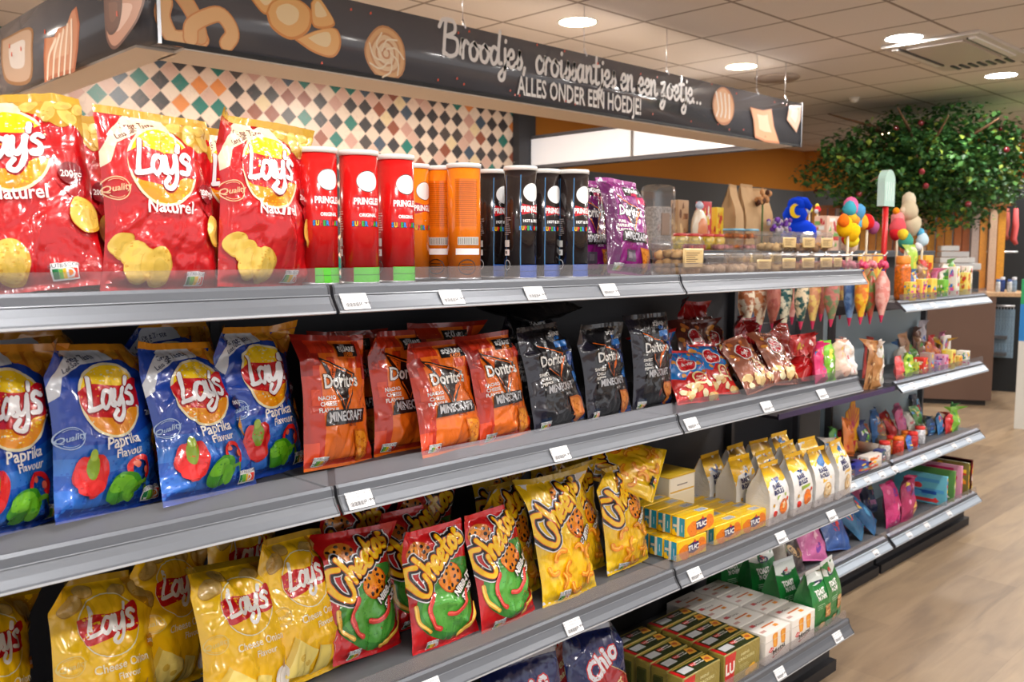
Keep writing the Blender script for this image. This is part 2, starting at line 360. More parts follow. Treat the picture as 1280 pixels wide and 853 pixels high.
def bag(name, label, cat, group, art, base, seal, X, Y, z, yawr, lean, roll, W, H, seed, T=.034, curl=0.0, wr=1.0, kind='foil', sidec=None, nu=36, nv=52, seals=True, slump=0.0, lift=None, rotm=None):
    mb = MB(); mat = M(base, kind)
    Pf = bag_grid(W, H, T, seed, nu, nv, wr, front=-1, curl=curl, slump=slump); Nf = grid_normals(Pf, False)
    mb.add(Pf.reshape(-1, 3), grid_faces(nu, nv), mat, N=Nf.reshape(-1, 3))
    Pb = bag_grid(W, H, T, seed, nu // 2, nv // 2, wr * .6, front=1, curl=curl, slump=slump); Nb = grid_normals(Pb, True)
    mb.add(Pb.reshape(-1, 3), grid_faces(nu // 2, nv // 2, True), M(sidec, kind) if sidec else mat, N=Nb.reshape(-1, 3))
    if art:
        def mp(x, y):
            gu = np.clip((x + 50) / 100 * nu, 0, nu - 1e-4); gv = np.clip(y / 125 * nv, 0, nv - 1e-4)
            i = gu.astype(int); j = gv.astype(int); a = (gu - i)[:, None]; b = (gv - j)[:, None]
            def g(A): return (A[i, j] * (1 - a) + A[i + 1, j] * a) * (1 - b) + (A[i, j + 1] * (1 - a) + A[i + 1, j + 1] * a) * b
            N = g(Nf); return g(Pf), N / np.linalg.norm(N, axis=1, keepdims=True)
        art_on(mb, art, mp, kind)
    if lift is None: lift = .5 * W * abs(math.sin(roll)) * .7 + .001
    mtx = Matrix.Translation((X, Y, z + lift)) @ Matrix.Rotation(yawr, 4, 'Z') @ Matrix.Rotation(-lean, 4, 'X') @ Matrix.Rotation(roll, 4, 'Y')
    if rotm is not None: mtx = Matrix.Translation((X, Y, z)) @ rotm
    o = mb.obj(name, label=label, category=cat, group=group); o.matrix_world = mtx
    if seals:
        for nm, a, b in (('top_seal', 1.0, 1.045), ('bottom_seal', -.03, 0.0)):
            sb = MB()
            for fr in (-1, 1):
                G = bag_grid(W, H, T, seed, nu, 6, wr, v0=a, v1=b, front=fr, curl=curl, slump=slump)
                G[..., 1] += .0006 * fr + .0007 * np.sin(G[..., 0] * 1900)
                if nm[0] == 'b': G[..., 2] = np.maximum(G[..., 2], -.006)
                sb.add(G.reshape(-1, 3), grid_faces(nu, 6, fr > 0), M(seal if nm[0] == 't' else base, kind))
            sb.obj(nm, parent=o)
    return o
# ------------------------------------------------------------------ artwork of the bags
WHT, CRM, GLD = (245, 243, 238), (238, 222, 190), (206, 160, 50)
def nutri(A, x, y, s=1.0, lit=3):
    A.poly([(x - 9 * s, y - 4 * s), (x + 9 * s, y - 4 * s), (x + 9 * s, y + 6 * s), (x - 9 * s, y + 6 * s)], (240, 240, 238))
    for k, c in enumerate([(10, 120, 60), (110, 180, 50), (250, 200, 20), (240, 130, 20), (220, 50, 30)]): A.rect(x + (-8 + 3.2 * k) * s, y - 3 * s, x + (-4.9 + 3.2 * k) * s, y + 2.4 * s, c)
    A.text('NUTRI-SCORE', x, y + 4.2 * s, 3.4 * s, (90, 90, 95)); A.text('D', x + (-6.4 + 3.2 * lit) * s, y - .4 * s, 6.5 * s, WHT, bold=.03)
def lays_logo(A, cx, cy, r, rot=0.0, ringc=(246, 232, 190), top=(250, 208, 20), bot=(240, 150, 10), band=(206, 18, 30)):
    A.ell(cx, cy, r * 1.07, r * 1.05, ringc, n=40); A.ell(cx, cy, r, r * .98, top, n=40)
    def q(pts): return [(cx + r * (x * math.cos(rot) - y * math.sin(rot)), cy + r * (x * math.sin(rot) + y * math.cos(rot))) for x, y in pts]
    low = [(math.cos(a), math.sin(a) * .97) for a in [PI + .25 + (PI - .5) * k / 16 for k in range(17)]]
    A.poly(q(low + [(.6, -.34), (.1, -.42), (-.45, -.3)]), bot)
    A.poly(q(crom([(-1.03, .35), (-.6, .52), (0, .42), (.5, .38), (.85, .55), (1.06, .5)], 4) + crom([(1.08, .1), (1.02, -.3), (.62, -.3), (.1, -.5), (-.5, -.42), (-.92, -.3), (-1.05, 0)], 4)), band)
    glyphs(A, LAYS, cx - r * .02, cy - r * .0, r * .49, .30, (150, 10, 24), rot=rot, slant=.12, outl=[(.10, (170, 12, 26))])
    glyphs(A, LAYS, cx - r * .03, cy + r * .02, r * .49, .27, (248, 247, 250), rot=rot, slant=.12)
    A.ell(cx + r * .93, cy - r * .22, r * .04, r * .04, WHT, n=8)
def badge(A, x, y, c, bg=None):
    if bg: A.ell(x, y, 9, 8.4, bg, n=20)
    A.ring(x, y, 9, 8.4, .7, c); A.text('Quality', x, y, 6.2, c, bold=.015, shear=.3, rot=.2); A.ring(x, y, 7.4, 6.8, .4, c, a0=.9, a1=2.3); A.ring(x, y, 7.4, 6.8, .4, c, a0=4, a1=5.4)
def chip(A, x, y, rx, ry, rot=0, c=(236, 196, 84), dk=(214, 160, 50)):
    A.ell(x, y, rx, ry, dk, rot=rot, wob=.04); A.ell(x - rx * .06, y + ry * .07, rx * .93, ry * .92, c, rot=rot, wob=.04); A.ell(x + rx * .2, y - ry * .1, rx * .45, ry * .5, tuple(int(v * .94) for v in c), rot=rot, wob=.08)
def top_corner(A, c1, c2, band, tc):
    A.poly([(-50, 86), (-44, 90), (-38, 104), (-20, 113), (8, 116), (14, 125), (-28, 125), (-42, 112), (-50, 97)], band)
    A.text('Great Taste', -20, 117.8, 6.2, tc, bold=.02, rot=.12); A.text('Less Salt', -30, 111.5, 5.4, tc, bold=.02, rot=.42)
    A.poly(crom([(4, 125), (12, 117), (22, 112), (34, 104), (43, 106), (50, 98)], 4) + [(50, 125)], c2)
    for k, (x, y, r) in enumerate([(14, 121, 7), (27, 117, 9), (40, 112, 8.5), (37, 121, 7), (47, 119, 6)]): chip(A, x, y, r, r * .62, .4 + k, c1, c2)
def art_red():
    A = Art(); A.poly([(-50, 0), (50, 0), (50, 16), (0, 9), (-50, 20)], (176, 12, 20)); top_corner(A, (226, 190, 96), (196, 150, 50), CRM, (110, 20, 20))
    A.poly(crom([(24, 70), (34, 60), (44, 84), (50, 76)], 4) + [(50, 60), (40, 52)], (168, 10, 22))
    lays_logo(A, -3, 89, 28, rot=.06)
    A.text('Naturel', 0, 59, 12.5, (250, 248, 246), bold=.018, sq=1.05)
    A.ell(37, 72, 8.5, 7.5, (128, 8, 24)); A.text('200ge', 37, 71.5, 6, WHT, bold=.02)
    badge(A, -42, 71, (236, 196, 150))
    for x, y, r, ro in [(-38, 30, 10, .3), (-29, 24, 11, .6), (-20, 18, 11, .2), (-27, 14, 10, 0)]: chip(A, x, y, r * .95, r, ro)
    chip(A, -12, 16, 13, 14, .5); chip(A, 42, 43, 9, 12, .3)
    nutri(A, 22, 7, .95); return A
def art_blue():
    A = Art()
    for k, (y, c) in enumerate([(60, (24, 92, 190)), (50, (46, 118, 208)), (38, (22, 84, 182)), (27, (42, 110, 204)), (14, (16, 66, 160))]):
        A.poly(crom([(-50, y - 6), (-20, y - 9), (10, y - 6), (35, y + 2), (50, y + 9)], 4) + [(50, 0), (-50, 0)], c)
    top_corner(A, (236, 160, 40), (206, 120, 24), (214, 218, 226), (40, 50, 90))
    lays_logo(A, -2, 84, 28, rot=.08, ringc=(236, 226, 190))
    A.text('Paprika', 3, 52, 12, WHT, bold=.018, rot=.08); A.text('Flavour', 8, 43.5, 9, WHT, bold=.016, rot=.08)
    A.ell(38, 72, 8, 6, (14, 30, 90)); A.text('200ge', 38, 72, 5.6, WHT, bold=.02); badge(A, -41, 58, (170, 196, 230))
    A.ell(-26, 29, 14, 16, (176, 10, 16), wob=.05); A.ell(-33, 31, 6.5, 13, (214, 24, 26)); A.ell(-19, 32, 7, 12, (206, 20, 24)); A.ell(-26, 20, 11, 6, (222, 34, 34)); A.ell(-26, 35, 5.2, 9, (120, 150, 24)); A.ell(-26, 44, 3, 4.4, (150, 176, 40))
    A.ring(17, 29, 12, 10.5, 4, (224, 30, 26), a0=-1.0, a1=3.6); A.ell(13, 33, 3, 2.4, (240, 120, 90)); A.ell(23, 28, 2.6, 3, (240, 110, 80))
    A.ell(3, 17, 16, 11, (60, 140, 20), rot=.25, wob=.04); A.ell(0, 20, 11, 6, (112, 184, 34), rot=.25); A.ell(10, 14, 6, 8, (96, 168, 26), rot=.2); A.stroke([(16, 19), (23, 20), (26, 14)], 3, (96, 150, 30))
    chip(A, 43, 51, 9, 11, .2, (248, 176, 34), (226, 130, 20)); nutri(A, 34, 8, .95); return A
def art_yel():
    A = Art(); A.poly(crom([(-50, 58), (-20, 44), (10, 42), (40, 50), (50, 58)], 4) + [(50, 0), (-50, 0)], (250, 196, 16)); A.poly(crom([(20, 125), (24, 108), (38, 96), (50, 94)], 4) + [(50, 125)], (196, 140, 30))
    for x, y, rx, ry, r in [(-34, 108, 12, 8, .5), (-20, 118, 9, 6, 0), (10, 114, 9, 6, .3), (34, 112, 12, 8, -.4), (44, 102, 7, 8, 0)]: chip(A, x, y, rx, ry, r, (206, 170, 90), (186, 140, 50))
    A.ring(-3, 87, 29, 27, .9, (246, 240, 200)); 
    A.ell(-3, 87, 27.5, 25.5, (248, 196, 20), n=40)
    r = 27; A.poly([(-3 + r * x, 87 + r * y) for x, y in crom([(-1.04, .3), (-.6, .4), (0, .34), (.5, .4), (.95, .62), (1.08, .4)], 4) + crom([(1.05, -.2), (.8, -.32), (.2, -.36), (-.4, -.46), (-.9, -.5), (-1.05, -.1)], 4)], (200, 14, 26))
    glyphs(A, LAYS, -3, 87, r * .49, .27, WHT, rot=.06, slant=.12)
    A.text('Cheese Onion', 4, 53, 9.6, (255, 246, 214), bold=.014, rot=.05); A.text('Flavour', 8, 43.5, 8, (255, 246, 214), bold=.014, rot=.05)
    badge(A, -40, 60, (240, 214, 120)); A.ell(40, 66, 6.5, 6, (230, 150, 20)); A.text('200ge', 40, 66, 4.6, WHT, bold=.02)
    A.poly([(-44, 8), (-14, 4), (-6, 22), (-30, 36)], (246, 222, 120)); A.poly([(-44, 8), (-30, 36), (-34, 40), (-48, 14)], (228, 190, 70)); A.ell(-26, 20, 3.4, 3, (222, 184, 70)); A.ell(-17, 14, 2.4, 2.4, (222, 184, 70)); A.poly([(-8, 2), (10, 4), (12, 22), (-4, 26)], (240, 214, 110))
    A.ell(26, 18, 8.5, 10, (236, 226, 214)); A.stroke([(26, 27), (28, 36)], 3, (190, 140, 80), w2=.6); A.stroke([(23, 10), (22, 18), (25, 27)], .5, (200, 184, 160)); A.stroke([(29, 10), (31, 18), (27, 27)], .5, (200, 184, 160))
    nutri(A, 38, 4, .8); return A
def dor_art(bg2, blk, outl, txt, flav, tri, chipc, sq2, edge, big):
    A = Art()
    for x0, y0, x1, y1, c in blk: A.rect(x0, y0, x1, y1, c)
    A.rect(-2, 108, 34, 121, (18, 16, 20)); A.text('WIN', 12, 119, 4, (220, 220, 220), bold=.02); A.text('SQUARE', 15, 115.4, 7, (235, 235, 235), bold=.05); A.text('£1000', 18, 110.2, 6, sq2, bold=.05)
    # triangle behind the wordmark
    t = [(-30, 106), (20, 88), (-2, 52)]
    A.poly([(-32, 108), (24, 90), (-2, 48)], tri[1]); A.poly(t, tri[0]); A.poly([(-25, 102), (-14, 84), (-8, 96)], bg2); A.stroke([(-28, 104), (18, 89)], 1.3, outl, sm=False); A.stroke([(18, 89), (-2, 55), (-12, 74)], 1.6, outl, sm=False)
    A.text('Doritos', -2, 83, 19, WHT, bold=.025, out=((20, 16, 20), .035), sq=.92)
    A.stroke([(8, 74), (0, 60), (20, 84)], 2.4, outl, sm=False)
    for k, w in enumerate(flav): A.text(w, -27 + k * .6, 67 - k * 6, 5.8 if k < 3 else 3.4, WHT, bold=.03)
    A.poly([(-32, 39.5), (29, 40.5), (31, 54), (-27, 55), (-30, 50)], (30, 26, 28)); A.text('MINECRAFT', 0, 47.5, 13.5, (206, 206, 210), bold=.03, sq=.74); A.text('MOVIE', 8, 38.5, 4.4, edge, bold=.02)
    A.poly([(10, 34), (36, 30), (34, 4), (22, 3)], chipc[1], smooth=True); A.poly([(13, 32), (34, 28), (32, 7), (23, 6)], chipc[0], smooth=True)
    for k in range(9): A.ell(17 + (k * 7) % 16, 10 + (k * 5) % 18, 1.6, 1.1, chipc[1], n=8)
    nutri(A, -34, 5, .9, 3); return A
def art_dor_orange():
    o1, r1, r2 = (226, 84, 14), (150, 26, 14), (196, 46, 14)
    return dor_art((228, 96, 20), [(-50, 0, -32, 125, r2), (-50, 90, -40, 125, r1), (-40, 100, -30, 112, r1), (-34, 112, -6, 125, r2), (30, 96, 50, 125, r2), (38, 84, 50, 98, r1), (40, 110, 50, 125, o1), (-50, 0, 50, 6, r2), (-50, 6, -38, 24, (230, 70, 16)), (38, 0, 50, 18, r2), (14, 96, 28, 106, (216, 70, 16)), (-20, 100, -8, 108, (200, 60, 16)), (-44, 60, -34, 76, (222, 66, 18))], (240, 110, 20), WHT, ['NACHO', 'CHEESE', 'FLAVOUR'], ((34, 18, 18), (20, 14, 14)), ((242, 150, 30), (214, 106, 20)), (240, 120, 20), (120, 40, 20), 1)
def art_dor_black():
    b1, b2, k = (16, 50, 110), (30, 110, 190), (22, 22, 28)
    return dor_art(k, [(-50, 0, -34, 125, (28, 26, 44)), (8, 98, 40, 106, b2), (22, 92, 38, 98, b1), (30, 72, 42, 90, (14, 60, 130)), (34, 50, 46, 64, b2), (40, 62, 50, 84, b1), (20, 0, 46, 8, b1), (-40, 6, -26, 14, (16, 36, 60)), (38, 26, 50, 48, b1)], (240, 110, 20), WHT, ['SWEET', 'CHILLI', 'PEPPER', 'FLAVOUR'], ((30, 26, 30), (16, 16, 20)), ((226, 136, 50), (190, 96, 30)), (40, 120, 210), (200, 200, 200), 1)
def art_dor_purple():
    p, d = (126, 20, 110), (88, 12, 80)
    return dor_art(p, [(-50, 0, -34, 125, d), (20, 98, 46, 108, (190, 20, 90)), (34, 70, 50, 90, d), (-50, 0, 50, 7, d), (-20, 14, 2, 30, (86, 76, 92)), (-16, 18, -4, 27, (120, 112, 124))], (240, 110, 20), WHT, ['PURE', 'PAPRIKA', 'FLAVOUR'], ((40, 14, 50), (90, 20, 84)), ((236, 150, 50), (200, 104, 30)), (220, 30, 90), (230, 200, 230), 1)
def stick(A, pts, w, c, dk):
    A.stroke(pts, w * 1.2, dk); A.stroke(pts, w, c); A.stroke([(x - w * .2, y + w * .2) for x, y in pts], w * .35, tuple(min(255, v + 40) for v in c))
def spots(A, cx, cy, rx, ry, c=(252, 146, 24), n=12, seed=1, hide=()):
    A.ell(cx, cy, rx, ry, (214, 84, 14)); A.ell(cx - rx * .05, cy + ry * .06, rx * .93, ry * .92, c); A.ell(cx - rx * .3, cy + ry * .3, rx * .4, ry * .36, (250, 160, 40)); rr = random.Random(seed)
    for k in range(n):
        a = k * 2.4; q = .25 + .6 * math.sqrt((k + .5) / n); A.ell(cx + rx * q * math.cos(a), cy + ry * q * math.sin(a), rx * rr.uniform(.08, .15), ry * rr.uniform(.1, .17), (26, 16, 14), rot=rr.uniform(0, 3), n=10)
def art_cheet(red=True):
    A = Art()
    if red:
        A.poly(crom([(-40, 62), (-46, 40), (-38, 22), (-16, 8), (6, 2), (24, 12), (42, 30), (48, 56), (50, 84), (30, 90), (0, 86), (-22, 76)], 4), (60, 140, 50)); A.poly(crom([(-34, 56), (-38, 40), (-28, 24), (-4, 12), (14, 10), (30, 26), (38, 50), (20, 66), (-14, 62)], 4), (84, 168, 62))
        spots(A, -28, 106, 19, 13, (206, 120, 30), 10, 2); spots(A, 10, 71, 20, 17)
    else:
        A.poly(crom([(-40, 50), (-20, 10), (20, 4), (44, 30), (46, 70), (20, 60), (-10, 62)], 4), (250, 196, 20)); spots(A, 6, 108, 20, 12, (216, 130, 30), 10, 2); spots(A, 18, 74, 18, 16)
    glyphs(A, CHEE, -2, 90, 18.5, .27, (255, 204, 20), rot=.50, outl=[(.52, (232, 232, 236)), (.38, (20, 14, 14)), (.09, (236, 112, 10))], slant=-.05)
    if red:
        A.text('NIBB-IT', 27, 60, 11, WHT, bold=.05, rot=.55, out=((20, 20, 20), .09)); A.text('STICKS', 33, 51, 9, WHT, bold=.05, rot=.55, out=((20, 20, 20), .09))
        stick(A, [(-20, 58), (-29, 44), (-24, 26), (-16, 20)], 4.6, (214, 60, 50), (170, 20, 20)); stick(A, [(-4, 34), (10, 32), (24, 40), (30, 52)], 4.6, (214, 60, 50), (170, 20, 20))
        stick(A, [(44, 34), (38, 20), (20, 10), (10, 7)], 3.4, (230, 176, 60), (196, 130, 30)); stick(A, [(-44, 50), (-42, 32), (-30, 20)], 3.4, (230, 176, 60), (196, 130, 30))
    else:
        A.text('CHIPITO', 30, 60, 8.5, WHT, bold=.05, rot=.5, out=((20, 20, 20), .09))
        for k, (x, y, r, a0) in enumerate([(-20, 44, 9, 1), (10, 46, 8, 0), (-4, 30, 10, 2), (20, 26, 9, 4), (-24, 20, 9, 5), (4, 12, 9, 3), (30, 42, 7, 2), (30, 12, 7, 1), (-34, 34, 7, 3)]):
            stick(A, [(x + r * math.cos(a0 + t), y + r * .8 * math.sin(a0 + t)) for t in (0, .8, 1.6, 2.4)], 4.4, (244, 150, 24), (222, 110, 14))
    nutri(A, -26 if red else -20, 4, .95, 4); return A
def art_chio():
    A = Art(); A.poly([(-30, 0), (50, 0), (50, 66), (10, 84), (-22, 60)], (170, 22, 30)); A.stroke([(-24, 62), (10, 85), (50, 66)], .8, (230, 200, 120), sm=False)
    A.text('Chio', 2, 88, 30, (232, 232, 238), bold=.04, rot=.5, shear=.1, out=((200, 20, 30), .05)); A.text('Heart', 12, 56, 17, (240, 224, 170), bold=.015, rot=.45, shear=.3); A.text('Breakers', 16, 42, 15, (240, 224, 170), bold=.015, rot=.45, shear=.3)
    for k in range(12): A.ell(0 + (k * 11) % 46, 4 + (k * 7) % 26, 5, 4, (246, 196, 30) if k % 2 else (230, 160, 20), rot=k, wob=.1)
    return A
def art_nuts(bg, blob, seed, wide=True):
    A = Art(); rr = random.Random(seed)
    for k in range(16): A.ell(rr.uniform(-44, 44), rr.uniform(60, 120), 6, 4.5, (226, 150, 60) if k % 3 else (200, 110, 50), rot=rr.uniform(0, 3)); 
    A.ell(-4, 88, 24, 20, (244, 240, 236), wob=.1); A.ell(-4, 88, 21.5, 17.5, (196, 16, 30), wob=.1); A.text('duyvis', -4, 88, 12, WHT, bold=.02, shear=.3, rot=.15)
    if wide: A.ell(14, 50, 18, 17, (236, 214, 150)); A.ell(14, 50, 14, 13, (190, 24, 34)); A.text('tijger', 14, 53, 8, CRM, bold=.02); A.text('nootjes', 14, 46, 8, CRM, bold=.02)
    for k in range(14): c = rr.choice([(232, 216, 170), (222, 190, 130), (214, 160, 90)]); A.ell(rr.uniform(-44, 40), rr.uniform(6, 34), 8, 6.5, c, rot=rr.uniform(0, 3), wob=.08)
    return A
ARTS = {}
def art(n):
    if n not in ARTS:
        ARTS[n] = dict(red=art_red, blue=art_blue, yel=art_yel, do=art_dor_orange, db=art_dor_black, dp=art_dor_purple, cr=lambda: art_cheet(True), cy=lambda: art_cheet(False), chio=art_chio,
                       nb=lambda: art_nuts(0, 0, 3), nr=lambda: art_nuts(0, 0, 5))[n]()
    return ARTS[n]
# ------------------------------------------------------------------ the room
def nodemat(name, build):
    m = bpy.data.materials.new(name); m.use_nodes = True; nt = m.node_tree; b = nt.nodes['Principled BSDF']; build(nt, b); return m
def mathn(nt, op, a, b=None, c=None):
    n = nt.nodes.new('ShaderNodeMath'); n.operation = op
    for i, v in enumerate((a, b, c)):
        if v is None: continue
        if isinstance(v, (int, float)): n.inputs[i].default_value = v
        else: nt.links.new(v, n.inputs[i])
    return n.outputs[0]
def ramp(nt, fac, stops, const=True):
    r = nt.nodes.new('ShaderNodeValToRGB'); r.color_ramp.interpolation = 'CONSTANT' if const else 'LINEAR'
    el = r.color_ramp.elements
    while len(el) > 1: el.remove(el[-1])
    el[0].position = stops[0][0]; el[0].color = (*lin(stops[0][1]), 1)
    for p, c in stops[1:]: e = el.new(p); e.color = (*lin(c), 1)
    nt.links.new(fac, r.inputs[0]); return r.outputs[0]
def mixc(nt, f, a, b):
    n = nt.nodes.new('ShaderNodeMix'); n.data_type = 'RGBA'
    if isinstance(f, (int, float)): n.inputs[0].default_value = f
    else: nt.links.new(f, n.inputs[0])
    for i, v in ((6, a), (7, b)):
        if isinstance(v, tuple): n.inputs[i].default_value = (*lin(v), 1)
        else: nt.links.new(v, n.inputs[i])
    return n.outputs[2]
def ceil_build(nt, b):
    tc = nt.nodes.new('ShaderNodeTexCoord'); sp = nt.nodes.new('ShaderNodeSeparateXYZ'); nt.links.new(tc.outputs['Object'], sp.inputs[0])
    ds = []
    for ax, off in ((0, 5.04), (1, 2.84)):
        f = mathn(nt, 'FRACT', mathn(nt, 'DIVIDE', mathn(nt, 'SUBTRACT', sp.outputs[ax], off - 30), .6)); ds.append(mathn(nt, 'MINIMUM', f, mathn(nt, 'SUBTRACT', 1.0, f)))
    g = mathn(nt, 'LESS_THAN', mathn(nt, 'MINIMUM', *ds), .017)
    no = nt.nodes.new('ShaderNodeTexNoise'); no.inputs['Scale'].default_value = 120; nt.links.new(tc.outputs['Object'], no.inputs['Vector'])
    nt.links.new(mixc(nt, g, mixc(nt, no.outputs['Fac'], (240, 236, 232), (230, 225, 220)), (150, 140, 132)), b.inputs['Base Color']); b.inputs['Roughness'].default_value = .75
def floor_build(nt, b):
    tc = nt.nodes.new('ShaderNodeTexCoord'); mp = nt.nodes.new('ShaderNodeMapping'); nt.links.new(tc.outputs['Object'], mp.inputs[0]); mp.inputs['Location'].default_value = (.35, .07, 0)
    br = nt.nodes.new('ShaderNodeTexBrick'); br.offset = .37; br.inputs['Scale'].default_value = 1; br.inputs['Mortar Size'].default_value = .0016; br.inputs['Brick Width'].default_value = 1.25; br.inputs['Row Height'].default_value = .21
    br.inputs['Color1'].default_value = (0, 0, 0, 1); br.inputs['Color2'].default_value = (1, 1, 1, 1); br.inputs['Mortar'].default_value = (.3, .3, .3, 1)
    nt.links.new(mp.outputs[0], br.inputs[0])
    m2 = nt.nodes.new('ShaderNodeMapping'); m2.inputs['Scale'].default_value = (1.1, 7, 1); nt.links.new(tc.outputs['Object'], m2.inputs[0])
    no = nt.nodes.new('ShaderNodeTexNoise'); no.inputs['Scale'].default_value = 2.2; no.inputs['Detail'].default_value = 8; no.inputs['Distortion'].default_value = .8; nt.links.new(m2.outputs[0], no.inputs[0])
    m3 = nt.nodes.new('ShaderNodeMapping'); m3.inputs['Scale'].default_value = (3, 60, 1); nt.links.new(tc.outputs['Object'], m3.inputs[0])
    n3 = nt.nodes.new('ShaderNodeTexNoise'); n3.inputs['Scale'].default_value = 3; n3.inputs['Detail'].default_value = 4; nt.links.new(m3.outputs[0], n3.inputs[0])
    pl = mixc(nt, br.outputs['Color'], (116, 96, 78), (184, 158, 126))
    gr = ramp(nt, no.outputs['Fac'], [(.3, (112, 96, 82)), (.5, (152, 130, 104)), (.7, (172, 148, 118))], False)
    c = mixc(nt, .5, pl, gr); c = mixc(nt, mathn(nt, 'MULTIPLY', n3.outputs['Fac'], .22), c, (120, 100, 82))
    nt.links.new(c, b.inputs['Base Color']); b.inputs['Roughness'].default_value = .42
def tile_build(nt, b):
    tc = nt.nodes.new('ShaderNodeTexCoord'); sp = nt.nodes.new('ShaderNodeSeparateXYZ'); nt.links.new(tc.outputs['Object'], sp.inputs[0]); S = .1415
    u = mathn(nt, 'DIVIDE', mathn(nt, 'ADD', sp.outputs[0], sp.outputs[2]), S); v = mathn(nt, 'DIVIDE', mathn(nt, 'SUBTRACT', sp.outputs[0], sp.outputs[2]), S)
    i, j = mathn(nt, 'FLOOR', u), mathn(nt, 'FLOOR', v); fu, fv = mathn(nt, 'FRACT', u), mathn(nt, 'FRACT', v)
    cv = nt.nodes.new('ShaderNodeCombineXYZ'); nt.links.new(i, cv.inputs[0]); nt.links.new(j, cv.inputs[1])
    wn = nt.nodes.new('ShaderNodeTexWhiteNoise'); wn.noise_dimensions = '3D'; nt.links.new(cv.outputs[0], wn.inputs[0])
    par = mathn(nt, 'FLOORED_MODULO', mathn(nt, 'SUBTRACT', i, j), 2.0)
    dark = ramp(nt, wn.outputs[0], [(0, (58, 56, 60)), (.42, (66, 84, 104)), (.52, (28, 120, 110)), (.67, (150, 84, 62)), (.78, (226, 140, 70)), (.82, (206, 160, 146)), (.9, (76, 68, 66))])
    light = ramp(nt, wn.outputs[0], [(0, (238, 220, 202)), (.4, (232, 208, 190)), (.7, (216, 180, 164)), (.88, (232, 212, 170)), (.95, (240, 226, 212))])
    no = nt.nodes.new('ShaderNodeTexNoise'); no.inputs['Scale'].default_value = 14; no.inputs['Detail'].default_value = 6; no.inputs['Distortion'].default_value = 1.5; nt.links.new(tc.outputs['Object'], no.inputs[0])
    c = mixc(nt, par, light, dark); vein = ramp(nt, no.outputs['Fac'], [(.0, (0, 0, 0)), (.56, (0, 0, 0)), (.62, (110, 110, 110)), (.68, (20, 20, 20))], False)
    c = mixc(nt, mathn(nt, 'MULTIPLY', vein, 1.0), c, (150, 110, 100))
    e = mathn(nt, 'MINIMUM', mathn(nt, 'MINIMUM', fu, mathn(nt, 'SUBTRACT', 1.0, fu)), mathn(nt, 'MINIMUM', fv, mathn(nt, 'SUBTRACT', 1.0, fv)))
    c = mixc(nt, mathn(nt, 'LESS_THAN', e, .028), c, (222, 198, 180)); nt.links.new(c, b.inputs['Base Color']); b.inputs['Roughness'].default_value = .35
YB, XB = 6.25, 11.65; CEIL = ZC + 1.37
def slab(name, c, d, mat, **k): return MB().box(c, d, mat).obj(name, kind='structure', **k)
m_floor = nodemat('oak_planks', floor_build); m_ceil = nodemat('ceiling_tiles', ceil_build); m_tile = nodemat('diamond_tiles', tile_build)
slab('floor', (4.5, 0.5, -.05), (17, 14, .1), m_floor); slab('ceiling', (4.5, 0.5, CEIL + .05), (17, 14, .1), m_ceil)
w = MB(); OR, DG = M((190, 124, 48), 'matte'), M((98, 102, 106), 'matte')
zb = ZC + .83
w.box((2.05, YB + .05, CEIL / 2), (8.1, .1, CEIL), m_tile); w.box((8.95, YB + .05, (zb + CEIL) / 2), (5.5, .1, CEIL - zb), OR); w.box((8.95, YB + .05, zb / 2), (5.5, .1, zb), DG)
w.obj('wall_back', kind='structure')
w = MB(); w.box((XB + .05, 0.2, (zb + CEIL) / 2), (.1, 12.4, CEIL - zb), OR); w.box((XB + .05, 0.2, zb / 2), (.1, 12.4, zb), DG); w.obj('wall_right', kind='structure')
slab('trim_1', (6.18, YB - .04, CEIL / 2), (.22, .1, CEIL), M((58, 60, 66), 'paint'))
# dark door front between the tiles and the grey wall
w = MB(); a = at(676, 213, Y=YB - .06); c2 = at(783, 213, Y=YB - .06); DK = M((40, 42, 46), 'paint')
w.box(((a[0] + c2[0]) / 2, YB - .03, 1.05), (c2[0] - a[0], .06, 2.1), DK); 
for q in (.0, .5, 1): w.box((a[0] + (c2[0] - a[0]) * q, YB - .08, 1.05), (.07, .05, 2.1), M((30, 31, 34), 'paint'))
w.box(((a[0] + c2[0]) / 2, YB - .08, 2.08), (c2[0] - a[0], .05, .07), M((30, 31, 34), 'paint')); w.obj('door_1', kind='structure')
# ------------------------------------------------------------------ ceiling fixtures
def downlight(X, Y, r, col, e, label, power, warm, square=False):
    t = empty('ceiling_downlight', (X, Y, CEIL), label=label, category='ceiling light', group='recessed ceiling lights')
    n = 4 if square else 28
    MB().lathe([(r, -.0), (r * 1.0, -.004), (r * 1.13, -.006), (r * 1.15, -.001)], (0, 0, 0), M((236, 234, 230), 'plastic'), n=n, smooth=False).obj('trim_ring', parent=t)
    MB().lathe([(0.0001, -.004), (r, -.004)], (0, 0, 0), mat_emit('lamp_%s' % ('warm' if warm else 'white'), col, e), n=n).obj('diffuser', parent=t)
    L = bpy.data.lights.new('lamp', 'AREA'); L.shape = 'DISK'; L.size = r * 2; L.energy = power; L.color = (1, .9, .8) if warm else (1, .97, .94)
    lo = bpy.data.objects.new('lamp', L); COL.objects.link(lo); lo.parent = t; lo.location = (0, 0, -.012); return t
WH, WM = (255, 250, 242), (255, 226, 180)
k = 0
for X, Y, wm, lab in [(5.96, 2.53, 0, 'round white recessed light left of the ceiling air unit'), (7.75, 2.52, 0, 'round white recessed light right of the air unit, nearer the tree'),
                      (4.154, 3.72, 1, 'warm recessed light behind the banner above the word croissantjes'), (6.0, 3.745, 1, 'warm recessed light above the right end of the banner')]:
    downlight(X, Y, .11, WM if wm else WH, 26, lab, 17, wm)
